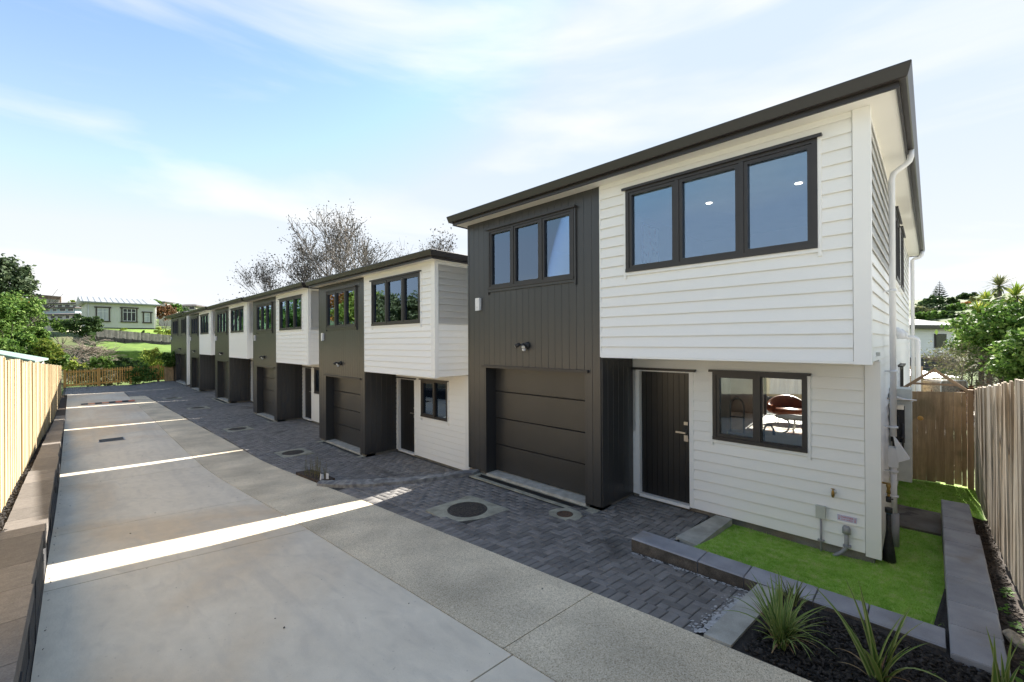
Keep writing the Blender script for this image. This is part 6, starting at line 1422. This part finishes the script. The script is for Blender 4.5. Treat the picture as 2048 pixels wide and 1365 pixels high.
# neighbour house and the low buildings behind the gate
a, b = PX(1700, 735, 27), PX(1908, 735, 30); u, v, L = frame_at(a, b); nh = thing('neighbour_house', 'white weatherboard neighbour house with grey tiled roof beyond the gate', 'house', (a.x, a.y, -3.4), math.atan2(u.y, u.x)); hh = PX(1830, 658, 29).z + 3.4
for k in range(int(hh / .18)): MB().hexa([(0, -.02, k * .18), (L, -.02, k * .18), (L, .05, k * .18), (0, .05, k * .18), (0, .01, k * .18 + .175), (L, .01, k * .18 + .175), (L, .05, k * .18 + .175), (0, .05, k * .18 + .175)]).build('weatherboard', M['trim'], nh)
MB().box(.01, L - .01, .06, 8, -.5, hh).build('wall', M['trim'], nh)
MB().box(-.4, L + .4, -.45, 8.4, hh, hh + .2).build('fascia', M['gutter'], nh)
M['ntile'] = mat('light grey roof tile', (0.40, 0.385, 0.37), (0.32, 0.31, 0.30), rough=.8, scale=1.5, rnd=.1)
nr = 9; rf3 = None
for k in range(nr):
    y0, z0_ = -.45 + k * .48, hh + .2 + k * .13; x1 = L + .4 - k * .48; mb = MB(); mb.hexa([(-.4, y0, z0_), (x1, y0, z0_), (x1 - .5, y0 + .5, z0_ + .10), (-.4, y0 + .5, z0_ + .10), (-.4, y0, z0_ + .05), (x1, y0, z0_ + .05), (x1 - .5, y0 + .5, z0_ + .16), (-.4, y0 + .5, z0_ + .16)]); mb.build('roof_course', M['ntile'], nh)
mb = MB(); mb.add([(L + .4, -.45, hh + .2), (L + .4, 8.4, hh + .2), (L - 4, 4, hh + 1.42), (-.4, 4, hh + 1.42), (-.4, 8.4, hh + .2)], [(0, 1, 2), (2, 1, 4, 3)]); mb.build('roof', M['ntile'], nh)
f = MB().box(L - 2.1, L - .9, -.07, -.021, hh - 1.3, hh - .35).build('window', M['alu'], nh); MB().box(L - 2.02, L - .98, -.09, -.071, hh - 1.24, hh - .42).build('pane', M['darkwin'], f)
MB().box(L - 6.3, L - 2.2, -.9, -.05, -.5, PX(1850, 716, 28).z + 3.4).build('lower_wall', M['navy'], nh)
ls = thing('lean_to', 'board walled lean-to with corrugated roof behind the gate', 'shed', (PX(1826, 780, 17).x, PX(1826, 780, 17).y, -3.0), math.radians(-42)); zt = PX(1850, 757, 17).z + 3.0
for k in range(9): MB().box(k * .24 - .6, k * .24 - .375, -.02, .02, 0, zt).build('board', M['pine' if k % 3 == 0 else 'oldpale'], ls)
mb = MB(); n = 26
for k in range(n):
    x = -.8 + k * .1; mb.hexa([(x, -.35, zt + .02 + .02 * (k % 2)), (x + .1, -.35, zt + .02 + .02 * ((k + 1) % 2)), (x + .1, 1.6, zt + .22 + .02 * ((k + 1) % 2)), (x, 1.6, zt + .22 + .02 * (k % 2)), (x, -.35, zt + .03 + .02 * (k % 2)), (x + .1, -.35, zt + .03 + .02 * ((k + 1) % 2)), (x + .1, 1.6, zt + .23 + .02 * ((k + 1) % 2)), (x, 1.6, zt + .23 + .02 * (k % 2))])
mb.build('corrugated_roof', M['tinroof'], ls)
p = PX(1888, 775, 14.0); cr_ = thing('old_tank', 'grey round shouldered crate standing behind the gate', 'crate', (p.x, p.y, -2.9), math.radians(-45))
zt = PX(1888, 760, 14).z + 2.9
mb = MB(); mb.box(-.42, .42, -.3, .3, 0, zt - .06); mb.hexa([(-.42, -.3, zt - .059), (.42, -.3, zt - .059), (.42, .3, zt - .059), (-.42, .3, zt - .059), (-.36, -.26, zt), (.36, -.26, zt), (.36, .26, zt), (-.36, .26, zt)]); mb.build('shell', M['rock'], cr_)
MB().tube([(-.42, -.31, .2), (-.42, -.31, zt - .06), (-.37, -.31, zt), (.37, -.31, zt), (.42, -.31, zt - .06), (.42, -.31, .2)], .02, 6).build('rim', M['box_grey'], cr_)
# far trees at right: Norfolk pines, clipped crowns, wooded ridge
def norfolk(label, px, py, d, g, seed):
    top = PX(px, py, d); h = top.z - g; t = thing('norfolk_pine', label, 'tree', (top.x, top.y, g), 0, None); mb = MB(); mb.tube([(0, 0, 0), (0, 0, h)], [.16, .02], 6); mb.build('trunk', M['darkbark'], t); mb = MB(); r = random.Random(seed); z = h * .25
    while z < h - .1:
        R = (h - z) * .36 + .12
        for k in range(8):
            a = 6.28 * k / 8 + z; e = (math.cos(a) * R, math.sin(a) * R, z + R * .18); mb.tube([(0, 0, z), (e[0] * .6, e[1] * .6, z + R * .04), e], [R * .07, R * .10, R * .03], 5)
        z += max(.28, (h - z) * .14)
    mb.build('crown', LM['dark'], t)
norfolk('taller norfolk pine with tiered branches on the right skyline', 1879, 562, 70, 2.0, 1); norfolk('shorter norfolk pine left of the taller one', 1872, 572, 72, 2.0, 2)
for i, (px, py, w, d, lf_, n, lb) in enumerate(((1858, 600, 56, 66, 'dark', 2200, 'dark wooded crown left of the norfolk pines'), (1836, 622, 46, 62, 'olive', 1600, 'olive crown at the left end of the right hand wood'), (1880, 612, 60, 62, 'pine', 2200, 'blue green crown below the norfolk pines'), (1905, 594, 22, 68, 'dark', 700, 'small round dark crown right of the norfolk pines'), (1935, 586, 36, 72, 'dark', 1000, 'flat topped dark pine on the right skyline'), (1922, 618, 60, 60, 'mid', 2000, 'mid green crown above the neighbour roof end'), (1935, 612, 20, 64, 'autumn', 500, 'small rust coloured tree in the right hand wood'), (1965, 602, 60, 66, 'olive', 1500, 'olive crown behind the cabbage trees'), (1862, 628, 60, 55, 'mid', 2000, 'mid green crown directly above the neighbour roof'), (1905, 632, 60, 54, 'dark', 1800, 'dark crown directly right of the neighbour roof'), (1985, 610, 60, 60, 'mid', 1600, 'green crown between cabbage trees and skyline'))):
    place_tree('wood_tree', lb, px, py, w, d, lf_, 160 + i, n=n, size=.30 * d / 60, cat='tree', trunk=(py < 605), sq=.8, group=None)
p = PX(1970, 584, 60); pp = thing('power_pole', 'slim timber power pole between the cabbage trees and the ridge', 'pole', (p.x, p.y, 1.0))
MB().tube([(0, 0, 0), (0, 0, p.z - 1.0)], [.17, .13], 8).build('pole', M['darkbark'], pp); MB().box(-.7, .7, -.06, .06, p.z - 1.7, p.z - 1.55).build('crossarm', M['darkbark'], pp)
